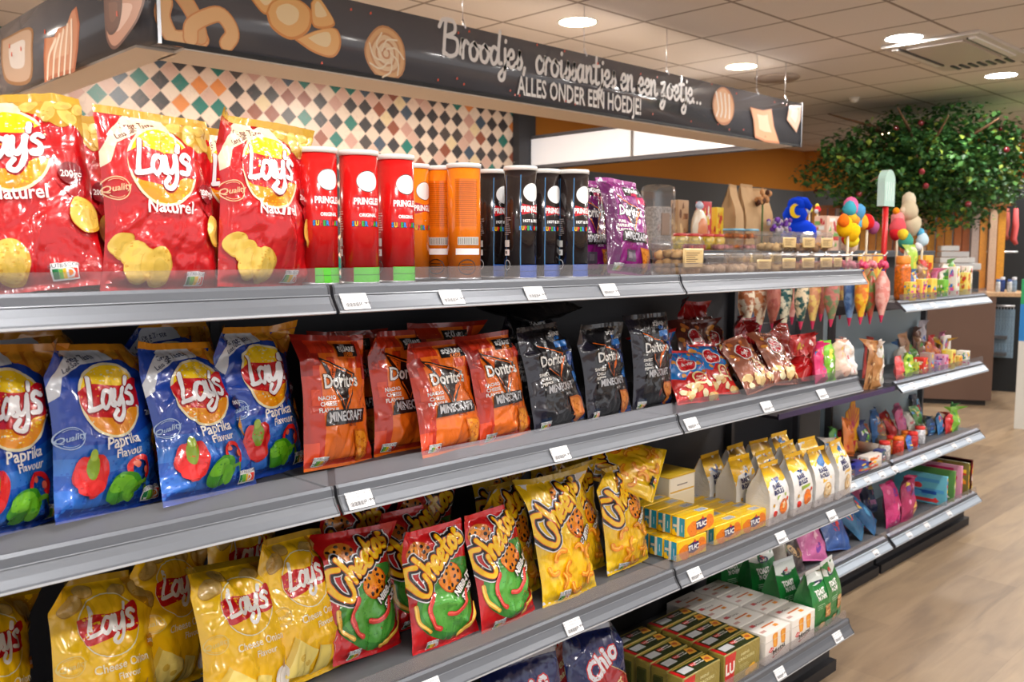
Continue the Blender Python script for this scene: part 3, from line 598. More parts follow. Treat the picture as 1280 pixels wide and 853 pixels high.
for X in (-1.2, .6, 2.4, 4.15):
    for Y in (-1.1, .62): downlight(X, Y, .12, WH, 26, 'added white ceiling light out of view, brightening the checkout kiosk', 22, 0)
for X in (5.96, 7.75):
    for Y in (-1.1, .7): downlight(X, Y, .12, WH, 26, 'added white ceiling light out of view, brightening the checkout kiosk', 16, 0)
for X in (.1, 2.9, 4.6): downlight(X, 4.75, .11, WM, 26, 'warm recessed light over the bakery area', 52, 1)
for X, Y in ((9.55, 2.52), (9.55, .7), (11.0, 1.6)): downlight(X, Y, .12, WH, 26, 'added white ceiling light out of view, brightening the checkout kiosk', 34, 0)  # unseen lights added to brighten the kiosk and its slats
for X in (10.6,): downlight(X, 4.6, .11, WM, 26, 'added warm ceiling light brightening the far grey wall', 22, 1)  # light added because the grey wall rendered too dim
# air unit
t = empty('ceiling_air_unit', (6.62, 2.42, CEIL), label='square white air conditioning cassette with slots set in the ceiling', category='air conditioner')
MB().box((0, 0, -.012), (1.1, .62, .024), M((222, 218, 214), 'plastic'), bev=.006).obj('panel', parent=t)
MB().box((-.1, 0, -.03), (.7, .36, .012), M((214, 206, 200), 'plastic'), bev=.003).obj('grille', parent=t)
for s in (-1, 1): MB().box((-.1, s * .24, -.028), (.76, .05, .012), M((248, 248, 248), 'plastic')).box((-.1, s * .215, -.03), (.76, .012, .012), M((90, 90, 94), 'plastic')).obj('air_slot', parent=t)
g = MB()
for k in range(7): g.box((.42, -.18 + k * .06, -.028), (.16, .022, .01), M((60, 64, 70), 'plastic'))
g.obj('vent_slats', parent=t)
t = MB().lathe([(.0001, -.02), (.16, -.018), (.175, -.004), (.175, 0)], (0, 0, 0), M((188, 176, 166), 'plastic')).obj('ceiling_speaker', loc=(6.58, 3.78, CEIL), label='round flat grey loudspeaker grille in the ceiling over the banner end', category='loudspeaker')
MB().lathe([(.0001, -.05), (.03, -.04), (.05, 0)], (0, 0, 0), M((230, 228, 222), 'plastic')).obj('smoke_detector', loc=at(1068, 122, z=CEIL), label='small white smoke detector on the ceiling above the leafy tree', category='smoke detector')
# ------------------------------------------------------------------ bakery canopy with printed fascia
YBn, XL, XR = 3.43, 1.48, 6.33; zb0, zt0 = ZC + .785, ZC + 1.10
t = empty('bakery_canopy', (XL, YBn, zb0), label='dark hanging bakery canopy sign with breads and white Dutch lettering', category='sign')
FA = (96, 95, 100)
hh = zt0 - zb0; WF = XR - XL
fp = MB().box((WF / 2, .05, hh / 2), (WF, .1, hh), M(FA, 'gloss'))
ar = Art(sx=0)
# fascia art in mm-like units: x 0..485 (cm), y 0..31.5
def bread(A, pts, c, hi, lo, sm=True): A.poly(pts, lo, 'print', smooth=sm); cx = sum(p[0] for p in pts) / len(pts); cy = sum(p[1] for p in pts) / len(pts); A.poly([(cx + (x - cx) * .9, cy + (y - cy) * .9 + .3) for x, y in pts], c, 'print', smooth=sm); A.poly([(cx + (x - cx) * .5 - .5, cy + (y - cy) * .5 + 1.2) for x, y in pts], hi, 'print', smooth=sm)
KIND['print'] = (.35, 0, .3, .1, 0, 1, .5)
BC, BH, BL = (244, 190, 128), (252, 220, 176), (222, 144, 78)
def fx(px, py):
    p = at(px, py, Y=YBn); return ((p[0] - XL) * 100, (p[2] - zb0) * 100)
def F2(L): return [fx(*q) for q in L]
ar.stroke(F2([(206, 2), (203, 20), (212, 42), (222, 48), (238, 48), (252, 49)]), 6.4, BL, 'print'); ar.stroke(F2([(206, 2), (203, 20), (212, 42), (222, 48), (238, 48), (252, 49)]), 5.2, BC, 'print')
ar.stroke(F2([(226, -6), (236, 8), (245, 26), (250, 46)]), 6.6, BL, 'print'); ar.stroke(F2([(226, -6), (236, 8), (245, 26), (250, 46)]), 5.4, (228, 172, 112), 'print')
ar.stroke(F2([(238, 48), (240, 32), (256, 22), (274, 18), (286, 30), (290, 44), (283, 55)]), 6.4, BL, 'print'); ar.stroke(F2([(238, 48), (240, 32), (256, 22), (274, 18), (286, 30), (290, 44), (283, 55)]), 5.2, BC, 'print')
for L in ([(308, -8), (330, 18), (346, 10), (350, -8)], [(332, 16), (340, 36), (364, 50), (386, 38), (388, 12), (364, -4), (340, 2)], [(368, 50), (392, 66), (416, 72), (426, 56), (420, 36), (396, 38)], [(388, 4), (392, 34), (418, 32), (408, 10), (396, -4)]): bread(ar, F2(L), (246, 186, 112), (253, 222, 170), (226, 146, 70))
cx, cy = fx(482, 70); 
for r, c in ((11.5, (206, 140, 84)), (10.6, (232, 178, 120)), (8.6, (214, 150, 96)), (7.6, (240, 204, 160)), (5.6, (212, 150, 100)), (4.6, (244, 214, 176)), (2.4, (206, 140, 92)), (1.5, (244, 214, 176))): ar.ell(cx, cy + 1, r, r * 1.05, c, kind='print', wob=.03)
for k in range(7): ar.stroke([(cx + 10 * math.cos(k * .9), cy + 10 * math.sin(k * .9)), (cx + 7 * math.cos(k * .9 + .6), cy + 7 * math.sin(k * .9 + .6)), (cx + 3 * math.cos(k * .9 + 1.5), cy + 3 * math.sin(k * .9 + 1.5))], .8, (250, 228, 196), 'print')
x0, y0 = fx(552, 70); x1, y1 = fx(874, 126)
gl = cursive('Broodjes, croissantjes en een zoetje...'); xm = max(p[0] for s_ in gl for p in s_); s_ = (x1 - x0) / xm
for st in gl: ar.stroke([(x0 + p[0] * s_, 16.2 + p[1] * s_ * .98) for p in st], .17 * s_ * 1.0 + .5, (246, 242, 238), 'print')
xa, _ = fx(628, 105); xb, _ = fx(813, 150)
ar.text('ALLES ONDER EEN HOEDJE!', (xa + xb) / 2, 7.2, 13.4, (246, 242, 238), 'print', bold=.02, sq=(xb - xa) / (13.4 * 14.9))
for (a, b_) in ((887, 130),): cx, cy = fx(903, 133); ar.ell(cx, cy, 13, 12.4, (196, 120, 64), kind='print'); ar.ell(cx, cy, 11.6, 11, (226, 170, 120), kind='print', wob=.03)
for k in range(4): ar.stroke([(cx - 9 + 5 * k, cy + 8), (cx - 6 + 4.4 * k, cy - 2), (cx - 8 + 5 * k, cy - 7)], 1.6, (248, 232, 214), 'print')
bread(ar, F2([(936, 134), (952, 138), (963, 136), (966, 158), (973, 180), (955, 178), (942, 172), (940, 150)]), (232, 168, 118), (246, 208, 170), (206, 130, 80), sm=False)
bread(ar, F2([(985, 132), (1000, 132), (999, 150), (994, 166), (982, 150)]), (236, 196, 166), (250, 226, 206), (220, 160, 120), sm=False)
rr = random.Random(5)
for k in range(34): x, y = rr.uniform(10, WF * 100 - 6), rr.choice([rr.uniform(1.5, 5), rr.uniform(26, 30)]); ar.poly([(x, y), (x + 1.1, y + .3), (x + .9, y + 1.4), (x + .1, y + 1)], (226, 84, 50), 'print')
def mpf(x, y): return np.stack([x / 100, np.zeros_like(x), y / 100], 1), np.tile([0., -1, 0], (len(x), 1))
art_on(fp, ar, mpf, 'print', base=.001, step=.0001); fp.obj('front_fascia', parent=t)
# left return
lp = MB().box((-.05, 1.7, hh / 2), (.1, 3.4, hh), M(FA, 'gloss')); al = Art(sx=0)
def fl(px, py): p = at(px, py, X=XL - .1); return ((p[1] - YBn) * 100, (p[2] - zb0) * 100)
def G2(L): return [fl(*q) for q in L]
bread(al, G2([(2, 50), (38, 34), (41, 60), (38, 102), (10, 104), (2, 80)]), (190, 160, 136), (214, 204, 196), (150, 108, 70)); bread(al, G2([(56, 48), (68, 46), (72, 36), (84, 32), (90, 14), (96, 8), (100, 30), (98, 60), (94, 90), (66, 98), (56, 104), (55, 70)]), (206, 142, 108), (222, 172, 140), (186, 106, 70), sm=False)
bread(al, G2([(130, -6), (178, -8), (176, 18), (162, 42), (144, 62), (134, 50), (131, 20)]), (206, 150, 124), (236, 196, 176), (110, 64, 50)); bread(al, G2([(131, -4), (152, -4), (150, 30), (140, 44), (133, 34)]), (104, 62, 48), (124, 80, 62), (84, 50, 40))
for L in ((58, 78, 88, 30),): pass
for k in range(5): al.stroke(G2([(60 + 7 * k, 98 - 2 * k), (62 + 7 * k, 70 - 3 * k), (70 + 5 * k, 50 - 6 * k)]), 2.0, (250, 226, 204), 'print')
for k in range(12): x, y = rr.uniform(4, 260), rr.uniform(2, 28); al.poly([(x, y), (x + 1.4, y + .3), (x + 1.2, y + 2.2), (x + .1, y + 2)], (226, 84, 50), 'print')
def mpl(x, y): return np.stack([np.full_like(x, -.1), x / 100, y / 100], 1), np.tile([-1., 0, 0], (len(x), 1))
art_on(lp, al, mpl, 'print', base=.001, step=.0001); lp.obj('side_fascia', parent=t)
# right return: its inner face is a pale glossy panel
rp = MB().box((WF - .05, 1.42, hh / 2), (.1, 2.72, hh), M(FA, 'gloss')); rp.box((WF - .105, 1.42, hh / 2), (.012, 2.6, hh - .07), mat_emit('painted_glow_panel', (226, 228, 236), .36)); rp.box((WF - .114, 1.5, hh / 2), (.012, .03, hh - .06), M((180, 182, 186), 'metal'))  # panel's weak emission stands in for bakery light falling on it
rp.obj('side_fascia', parent=t)
MB().box((WF / 2, .14, -.004), (WF - .2, .26, .012), M((240, 228, 214), 'paint')).box((.03, 1.7, -.004), (.16, 3.2, .012), M((240, 228, 214), 'paint')).box((WF / 2, .003, .004), (WF + .004, .012, .016), M((30, 30, 32), 'paint')).obj('underside_board', parent=t)
MB().box((-.004, -.004, hh / 2), (.014, .014, hh + .01), M((200, 204, 210), 'metal')).box((WF - .004, -.004, hh / 2), (.012, .012, hh + .01), M((150, 152, 158), 'metal')).obj('corner_strip', parent=t)
for px in (582, 733, 836, 949, 985):
    x = at(px, 100, Y=YBn)[0] - XL; MB().tube([(x, .02, hh), (x, .02, CEIL - zb0)], .0022, M((210, 210, 214), 'metal'), n=6).tube([(x, .0, hh - .01), (x, .02, hh + .035)], .006, M((236, 236, 240), 'metal'), n=6).obj('suspension_wire', parent=t)
x = at(154, 0, X=XL - .1)[1] - YBn
for y in (.9, x): MB().tube([(-.05, y, hh), (-.05, y, CEIL - zb0)], .0022, M((210, 210, 214), 'metal'), n=6).obj('suspension_wire', parent=t)
# ------------------------------------------------------------------ gondola shelving
STEEL, DARKP, RAIL = M((86, 88, 92), 'paint'), M((62, 62, 66), 'paint'), M((158, 162, 168), 'metal')
KIND['rail'] = (.42, .35, .15, .2, .02, 200, .5); RAILM = M((102, 106, 113), 'rail'); RAILB = M((176, 190, 204), 'rail')
CLR = mat_clear('clear_acrylic', (.95, .945, .97), .03, .05, .045, .3)
TAGW = M((236, 236, 238), 'card')
def tag_art(mb, x, z, w=.055, h=.032):
    a = Art(sx=0); a.rect(-50, 0, 50, 125, (238, 238, 240)); a.text('CHIPS 200 GR', -14, 106, 17, (90, 90, 96)); a.text('5 410 188 031', -16, 82, 14, (120, 120, 126))
    for k in range(16): a.rect(-40 + k * 3.6, 18, -40 + k * 3.6 + 1 + (k * 7 % 3) * .6, 48, (60, 60, 64))
    a.text('2.99', 34, 40, 22, (50, 50, 54), bold=.02)
    def mp(xx, yy):
        f = yy / 125; return np.stack([x + xx / 100 * w, -.002 + (-.028) * (1 - f) * h / .045 * .8 + 0 * xx, z + f * h], 1), np.tile([0, -.85, .5], (len(xx), 1))
    art_on(mb, a, mp, 'card', base=.0012, step=.0001)
def bay(x0, x1, ylip, yback, tops, label, rail, tags, clear=True, name='shelf_unit', base=True, only=None, depth_first=None, back_top=None, prot=.026, bcol=None):
    t = empty(name, (x0, 0, 0), label=label, category='shelving', group='snack gondola bays')
    W = x1 - x0; zt = (back_top if back_top else tops[0]); g = .004
    MB().box((W / 2, yback + .012, zt / 2), (W - .004, .024, zt), bcol or DARKP).obj('back_panel', parent=t)
    for xx in (.012, W - .012): MB().box((xx, yback - .012, zt / 2), (.02, .03, zt - .004), M((74, 74, 78), 'paint')).obj('upright', parent=t)
    for i, z in enumerate(tops):
        if only and i not in only: continue
        sh = MB(); sh.box((W / 2, (ylip + yback) / 2 + .01, z - .016), (W - 2 * g, yback - ylip - .03, .028), STEEL)
        for xx in (g + .004, W - g - .004):
            sh.add([(xx - .003, ylip + .03, z - .03), (xx - .003, yback - .02, z - .075), (xx - .003, yback - .02, z - .02), (xx - .003, ylip + .03, z - .02), (xx + .003, ylip + .03, z - .03), (xx + .003, yback - .02, z - .075), (xx + .003, yback - .02, z - .02), (xx + .003, ylip + .03, z - .02)], [[0, 1, 2, 3], [7, 6, 5, 4], [0, 4, 5, 1], [3, 2, 6, 7]], DARKP, smooth=False)
        so = sh.obj('shelf', parent=t)
        pr = [(ylip + .030, z + .004), (ylip + .024, z + .006), (ylip + .020, z + .001), (ylip + .018, z - .012), (ylip + .010, z - .026), (ylip + .002, z - .036), (ylip, z - .041), (ylip + .003, z - .043), (ylip + .010, z - .037), (ylip + .022, z - .020), (ylip + .030, z - .006)]
        if prot > .03: pr = [(ylip + .05, z + .004), (ylip + .044, z + .006), (ylip + .036, z), (ylip + .018, z - .018), (ylip + .002, z - .034), (ylip, z - .040), (ylip + .004, z - .042), (ylip + .03, z - .02), (ylip + .05, z - .008)]
        r = MB().extx(pr, g, W - g, rail); r.extx([(ylip + .0165, z - .011), (ylip + .0155, z - .0125), (ylip + .018, z - .013)], g, W - g, M((120, 124, 130), 'rail')); r.extx([(ylip - .0005, z - .0385), (ylip - .001, z - .042), (ylip + .003, z - .0438)], g, W - g, M((190, 194, 200), 'rail'));  # thin strip paints a highlight along the rail; the other lightens its lower edge
        for xx in (g + .001, W - g - .001): r.extx([(y_ - .001, z_) for y_, z_ in pr], xx - .002, xx + .002, M((60, 62, 68), 'plastic'))
        r.obj('price_rail', parent=so)
        if clear: MB().box((W / 2, ylip + .030, z + .018), (W - .016, .003, .032), CLR, bev=.0004, rx=-.12).obj('clear_riser', parent=so)
        for tx in tags[i]:
            tg = MB(); a = Art(sx=0); w_, h_ = (.054, .031) if prot < .03 else (.05, .03)
            a.rect(-50, 0, 50, 125, (238, 238, 240)); 
            if prot < .03:
                a.text('SNACK ZAK 200 GR', -8, 108, 13, (96, 96, 102)); a.text('8 710 398 52', -16, 84, 14, (120, 120, 126)); a.text('per kg', 34, 84, 10, (120, 120, 126)); a.text('2.99', 34, 44, 26, (50, 50, 54), bold=.02)
            for k in range(14): a.rect(-42 + k * 4, 20, -42 + k * 4 + 1.2 + (k * 7 % 3) * .6, 52, (60, 60, 64))
            p0 = np.array([tx - x0, ylip - .0005 if prot < .03 else ylip + .001, z - .0375]); p1 = np.array([tx - x0, ylip + .0165 if prot < .03 else ylip + .024, z - .0375 + h_ * .9]); uy = (p1 - p0) / np.linalg.norm(p1 - p0)
            mp = planar(p0, (1, 0, 0), uy, w_, h_); tg.box((tx - x0, (p0[1] + p1[1]) / 2 + .0008, (p0[2] + p1[2]) / 2), (w_, .0008, h_), TAGW, rx=-math.atan2(p1[1] - p0[1], p1[2] - p0[2])); art_on(tg, a, mp, 'card', base=.0012, step=.00008)
            tg.obj('price_tag', parent=so)
    if base:
        zb_ = tops[-1] - .045
        MB().box((W / 2, ylip + .10, zb_ / 2), (W - .01, .03, zb_), M((50, 50, 54), 'paint')).box((W / 2, ylip + .08, .02), (W - .004, .04, .04), M((34, 34, 38), 'paint')).box((W - .012, (ylip + yback) / 2 + .06, zb_ / 2), (.02, yback - ylip - .1, zb_), M((50, 50, 54), 'paint')).obj('kick_panel', parent=t)
    return t
YL, YBK = 1.31, 1.82
S1, S2, S3, S4 = ZC - .062, ZC - .415, ZC - .82, ZC - 1.247
def tx(px, py, Y=YL): return at(px, py, Y=Y)[0]
bay(-.16, .857, YL, YBK, [S1, S2, S3, S4], 'nearest grey shelving bay holding red, blue and yellow crisp bags', RAILM, [[], [], [], []])
bay(.857, 1.874, YL, YBK, [S1, S2, S3, S4], 'middle grey shelving bay with canisters on top and orange bags below', RAILM,
    [[tx(447, 376) , tx(568, 371), tx(672, 367), tx(765, 362)], [tx(453, 624), tx(704, 568)], [tx(720, 778), tx(540, 850)], []])
bay(1.874, 2.89, YL, YBK, [S1, S2, S3, S4], 'third grey shelving bay holding cookie tubs, nuts and cracker packs', RAILM,
    [[], [tx(868, 530), tx(962, 509), tx(1031, 493)], [tx(872, 717), tx(980, 669), tx(1043, 644)], [tx(978, 845), tx(1050, 800)]])
YL2, YBK2 = 1.61, 2.10
T1, T2, T3, T4 = ZC - .218, ZC - .572, ZC - .925, ZC - 1.262
bay(2.90, 3.905, YL2, YBK2, [T1, T2, T3, T4], 'far grey shelving bay with hanging cone bags above low sweets', RAILB, [[], [], [tx(1070, 605, YL2), tx(1088, 596, YL2), tx(1106, 589, YL2)], [tx(1098, 690, YL2)]], only=(2, 3), prot=.05, name='sweets_shelf_unit', back_top=T1 - .1)
bay(3.925, 5.0, YL2, 1.96, [T1, T2, T3, T4], 'farthest shelving bay stocked with toys and sweets beside the open floor', RAILB, [[tx(p, 384, YL2) for p in (1150, 1170, 1190, 1210)], [tx(p, 475, YL2) for p in (1145, 1165, 1190)], [tx(p, y, YL2) for p, y in ((1122, 586), (1140, 578), (1158, 571), (1176, 564), (1196, 555), (1214, 549))], [tx(p, y, YL2) for p, y in ((1140, 668), (1162, 655), (1190, 641))]], prot=.05, name='sweets_shelf_unit', back_top=T1 - .03, bcol=M((176, 196, 206), 'paint'))
# ------------------------------------------------------------------ crisp bags on the shelves
RED, BLU, YEL = (196, 14, 22), (22, 66, 168), (250, 200, 20); ORG, BLK, PUR = (238, 112, 22), (24, 24, 30), (128, 20, 112); CRD, CYE = (204, 20, 26), (248, 202, 20); CHI = (22, 34, 90)
BAGS = [  # art, base, seal, shelf, (X, Y, yaw, lean, roll, W, H), seed, front?, curl, category text, label
 ('red', RED, GLD, S1, (.429, 1.474, -.35, .26, -.10, .215, .305), 3, 1, .0, 'red ready salted crisp bag leaning sideways at the left edge of the top shelf'),
 ('red', RED, GLD, S1, (.50, 1.60, .10, .06, .03, .2, .29), 4, 0, 0, 'red crisp bag half hidden behind the leaning one at the left edge'),
 ('red', RED, GLD, S1, (.617, 1.449, .10, .07, .03, .206, .283), 11, 1, 0, 'upright red crisp bag standing second from the left on the top shelf'),
 ('red', RED, GLD, S1, (.812, 1.59, .10, .05, .02, .205, .285), 6, 0, 0, 'red crisp bag peeking out between two front red bags'),
 ('red', RED, GLD, S1, (.803, 1.461, .187, .03, .05, .205, .288), 27, 1, 0, 'red crisp bag with pointed top corner beside the red canisters'),
 ('blue', BLU, (230, 150, 30), S2, (.367, 1.445, .50, .10, .09, .215, .275), 8, 1, 0, 'blue paprika crisp bag cut by the left edge of the picture'),
 ('blue', BLU, (230, 150, 30), S2, (.518, 1.449, .38, .17, .09, .208, .268), 9, 1, .01, 'blue paprika crisp bag second from the left with both peppers showing'),
 ('blue', BLU, (230, 150, 30), S2, (.682, 1.440, .33, .29, .06, .208, .265), 10, 1, 0, 'blue paprika crisp bag tilted back, third from the left'),
 ('blue', BLU, (230, 150, 30), S2, (.826, 1.500, .38, .22, .06, .212, .277), 12, 1, 0, 'blue paprika crisp bag touching the first orange tortilla chip bag'),
 ('blue', BLU, (230, 150, 30), S2, (.46, 1.62, .2, .02, 0, .2, .285), 13, 0, 0, 'blue crisp bag at the back behind the leftmost paprika bags'),
 ('blue', BLU, (230, 150, 30), S2, (.69, 1.63, .1, .02, .05, .2, .285), 14, 0, 0, 'blue crisp bag at the back, its top over the tilted paprika bag'),
 ('do', ORG, (150, 30, 16), S2, (.957, 1.470, .25, .13, .08, .190, .25), 15, 1, 0, 'orange tortilla chip bag next to the blue paprika bag'),
 ('do', ORG, (150, 30, 16), S2, (1.075, 1.60, .15, .10, .04, .188, .245), 16, 0, 0, 'orange tortilla chip bag in shadow behind the first orange bag'),
 ('do', ORG, (150, 30, 16), S2, (1.150, 1.500, .10, .15, .02, .188, .25), 17, 1, 0, 'orange tortilla chip bag mostly hidden by the one in front of it'),
 ('do', ORG, (150, 30, 16), S2, (1.215, 1.428, .10, .26, .015, .192, .232), 18, 1, 0, 'orange tortilla chip bag pushed forward in the middle of the orange group'),
 ('do', ORG, (150, 30, 16), S2, (1.380, 1.440, .17, .21, -.01, .190, .238), 19, 1, 0, 'orange tortilla chip bag beside the first black chip bag'),
 ('do', ORG, (150, 30, 16), S2, (1.33, 1.60, .0, .05, .02, .188, .25), 20, 0, 0, 'dark orange chip bag at the back above the front orange pair'),
 ('db', BLK, (30, 30, 38), S2, (1.560, 1.442, .07, .22, -.05, .195, .245), 21, 1, 0, 'black sweet chilli chip bag next to the last orange bag'),
 ('db', BLK, (30, 30, 38), S2, (1.755, 1.452, .08, .17, -.01, .195, .235), 22, 1, 0, 'black sweet chilli chip bag in the middle of the black group'),
 ('db', BLK, (30, 30, 38), S2, (1.950, 1.465, .05, .07, -.0, .185, .25), 23, 1, 0, 'black sweet chilli chip bag with crumpled clear top beside the nut bags'),
 ('db', BLK, (30, 30, 38), S2, (1.60, 1.61, .1, .02, .05, .19, .262), 24, 0, 0, 'black chip bag standing in the dark behind the black bags'),
 ('yel', YEL, (190, 150, 30), S3, (.352, 1.56, .75, .15, .30, .225, .25), 25, 1, 0, 'yellow cheese onion crisp bag cut by the lower left corner'),
 ('yel', YEL, (190, 150, 30), S3, (.525, 1.51, .42, .28, .2, .225, .26), 26, 1, 0, 'large yellow cheese onion crisp bag, whole one nearest the left edge'),
 ('yel', YEL, (190, 150, 30), S3, (.675, 1.60, .50, .2, .2, .21, .262), 28, 1, 0, 'yellow cheese onion bag set back with half its logo hidden'),
 ('yel', YEL, (190, 150, 30), S3, (.745, 1.43, .26, .34, .15, .215, .26), 29, 1, .015, 'yellow cheese onion bag leaning forward of the others with a wide top seam'),
 ('yel', YEL, (190, 150, 30), S3, (.895, 1.465, .35, .33, .11, .212, .272), 30, 1, 0, 'yellow cheese onion bag with the white onion, beside the red corn snack bags'),
 ('yel', YEL, (190, 150, 30), S3, (.84, 1.66, .3, .05, .1, .2, .29), 31, 0, 0, 'yellow crisp bag deep on the shelf above the front cheese onion bags'),
 ('cr', CRD, CRD, S3, (1.020, 1.471, .15, .29, .11, .185, .25), 32, 1, 0, 'red and green corn snack bag next to the yellow onion bags'),
 ('cr', CRD, CRD, S3, (1.178, 1.412, -.0, .24, .01, .182, .242), 33, 1, 0, 'red and green corn snack bag in the middle of the front three'),
 ('cr', CRD, CRD, S3, (1.20, 1.53, .10, .26, .04, .182, .25), 34, 1, 0, 'red and green corn snack bag squeezed behind the middle one'),
 ('cr', CRD, CRD, S3, (1.352, 1.400, .10, .28, .0, .182, .25), 35, 1, 0, 'red and green corn snack bag beside the yellow corn snack bags'),
 ('cr', CRD, CRD, S3, (1.08, 1.62, .1, .1, .1, .182, .268), 36, 0, 0, 'red snack bag at the back over the left red and green bag'),
 ('cr', CRD, CRD, S3, (1.32, 1.64, .0, .1, .0, .182, .268), 37, 0, 0, 'red snack bag at the back over the middle red and green bags'),
 ('cy', CYE, (206, 170, 40), S3, (1.462, 1.485, .16, .26, .06, .180, .268), 38, 1, 0, 'yellow corn puff bag tucked behind the red and green bags'),
 ('cy', CYE, (206, 170, 40), S3, (1.555, 1.40, .05, .28, .03, .200, .290), 39, 1, 0, 'yellow corn puff bag pushed furthest forward with a folded bottom corner'),
 ('cy', CYE, (206, 170, 40), S3, (1.685, 1.475, .17, .18, .04, .200, .275), 40, 1, 0, 'yellow corn puff bag behind the foremost yellow one'),
 ('cy', CYE, (206, 170, 40), S3, (1.815, 1.434, .12, .20, .04, .200, .262), 41, 1, 0, 'yellow corn puff bag standing beside the stacked cracker packs'),
 ('cy', CYE, (206, 170, 40), S3, (1.56, 1.65, .1, .05, .0, .182, .275), 42, 0, 0, 'yellow snack bag in shadow at the back, left of the others'),
 ('cy', CYE, (206, 170, 40), S3, (1.77, 1.66, .1, .05, .0, .182, .275), 43, 0, 0, 'yellow snack bag in shadow at the back under the fallen bag'),
 ('chio', CHI, (170, 176, 190), S4, (1.70, 1.40, -.15, .36, .06, .215, .285), 44, 1, 0, 'dark blue and red crisp bag on the bottom shelf beside the cracker packs'),
 ('chio', CHI, (170, 176, 190), S4, (1.475, 1.42, -.35, .16, -.15, .205, .28), 45, 1, 0, 'dark blue crisp bag at the bottom edge, left of the other blue one'),
 ('chio', CHI, (170, 176, 190), S4, (1.72, 1.62, .0, .12, .05, .20, .285), 46, 0, 0, 'dark blue crisp bag in shadow behind the front blue and red one'),
 ('dp', PUR, (140, 30, 120), S1, (1.872, 1.485, .03, .2, .09, .188, .25), 47, 1, 0, 'purple paprika chip bag on the top shelf beside the cookie tub'),
 ('dp', PUR, (140, 30, 120), S1, (1.80, 1.56, .10, .12, .02, .188, .25), 48, 1, 0, 'purple paprika chip bag half behind the last black canister'),
]
GRP = dict(red='red crisp bags on the top shelf', blue='blue paprika crisp bags on the second shelf', do='orange tortilla chip bags', db='black tortilla chip bags', yel='yellow cheese onion crisp bags', cr='red and green corn snack bags', cy='yellow corn puff bags', chio='dark blue crisp bags on the bottom shelf', dp='purple tortilla chip bags')
for a, base, seal, z, P, seed, fr, curl, lab in BAGS:
    kw = dict(nu=36, nv=52) if fr else dict(nu=22, nv=30)
    bag('crisp_bag', lab, 'crisp bag', GRP[a], art(a), base, seal, P[0], P[1], z, P[2], P[3], P[4], P[5], P[6] * .955, seed, T=.033 if a in ('red', 'blue', 'yel') else .027, curl=curl, wr=1.0 if a in ('red', 'blue', 'yel', 'cy', 'db') else .8, sidec=(214, 214, 220) if a == 'cy' else None, **kw)
# the bag lying on top of the yellow ones, bottom towards the aisle
bag('crisp_bag', 'yellow corn puff bag lying upside down across the tops of the others', 'crisp bag', GRP['cy'], art('cy'), CYE, (190, 160, 60), 1.93, 1.43, S3 + .225, 0, 0, 0, .17, .24, 60, T=.03,
    rotm=Matrix.Rotation(.35, 4, 'Z') @ Matrix.Rotation(-.75, 4, 'Y') @ Matrix.Rotation(-1.15, 4, 'X'), sidec=(226, 220, 196))
bag('crisp_bag', 'black chip bag lying flat over the tops of the black bags', 'crisp bag', GRP['db'], None, (20, 20, 26), (30, 30, 36), 1.62, 1.56, S2 + .27, 0, 0, 0, .19, .26, 61, T=.025, rotm=Matrix.Rotation(.1, 4, 'Z') @ Matrix.Rotation(-.15, 4, 'Y') @ Matrix.Rotation(-1.42, 4, 'X') @ Matrix.Translation((0, 0, -.05)), nu=22, nv=30)
# small nut bags, tilted back
NB = [('nb', (206, 40, 36), S2, (2.10, 1.42, -.2, .62, .0, .160, .155), 'red and blue peanut bag in front, nearest the black chip bags'), ('nb', (206, 40, 36), S2, (2.245, 1.44, -.1, .62, .1, .160, .155), 'red and blue peanut bag in front, beside the brown nut bags'),
      ('nb', (206, 40, 36), S2, (2.13, 1.56, .0, .25, .0, .165, .175), 'red and blue peanut bag standing behind the front pair'),
      ('nr', (150, 84, 60), S2, (2.40, 1.40, .0, .6, -.1, .18, .17), 'brown see-through nut bag next to the peanut bags'), ('nr', (150, 84, 60), S2, (2.56, 1.40, .1, .58, .1, .18, .175), 'brown see-through nut bag beside the glossy red bag'),
      ('nr', (96, 40, 34), S2, (2.32, 1.56, .0, .3, .1, .18, .20), 'dark brown nut bag behind the see-through ones'), ('nr', (96, 40, 34), S2, (2.46, 1.58, .0, .35, .0, .18, .21), 'maroon nut bag crumpled at the back of the nut group')]
for k, (a, base, z, P, lab) in enumerate(NB):
    A2 = art(a); 
    if a == 'nb' and 'nbx' not in ARTS:
        B = Art(); B.poly([(-50, 60), (-20, 50), (0, 70), (30, 56), (50, 70), (50, 125), (-50, 125)], (30, 120, 196)); B.p += [(v, f, c, kd, L + 1) for v, f, c, kd, L in art_nuts(0, 0, 3).p]; ARTS['nbx'] = B
    bag('nut_bag', lab, 'nut bag', 'small nut bags on the second shelf', ARTS['nbx'] if a == 'nb' else A2, base, base, P[0], P[1], z, P[2], P[3], P[4], P[5], P[6], 70 + k, T=.022, nu=24, nv=30)
for k, (X, Y, H, lab) in enumerate([(2.60, 1.56, .19, 'glossy red crumpled bag at the back of the nut group'), (2.70, 1.50, .17, 'glossy red bag standing beside the striped sweet bags'), (2.70, 1.385, .09, 'flat shiny red bag lying in front of the standing red one'), (2.44, 1.68, .24, 'dark red crumpled bag leaning on the shelf back')]):
    bag('nut_bag', lab, 'nut bag', 'glossy red bags', None, (168, 16, 18) if k != 1 else (150, 44, 24), (180, 20, 20), X, Y, S2, .1, [.2, .15, 1.0, .1][k], .1, .17, H, 80 + k, T=.026, wr=1.9, nu=30, nv=36)
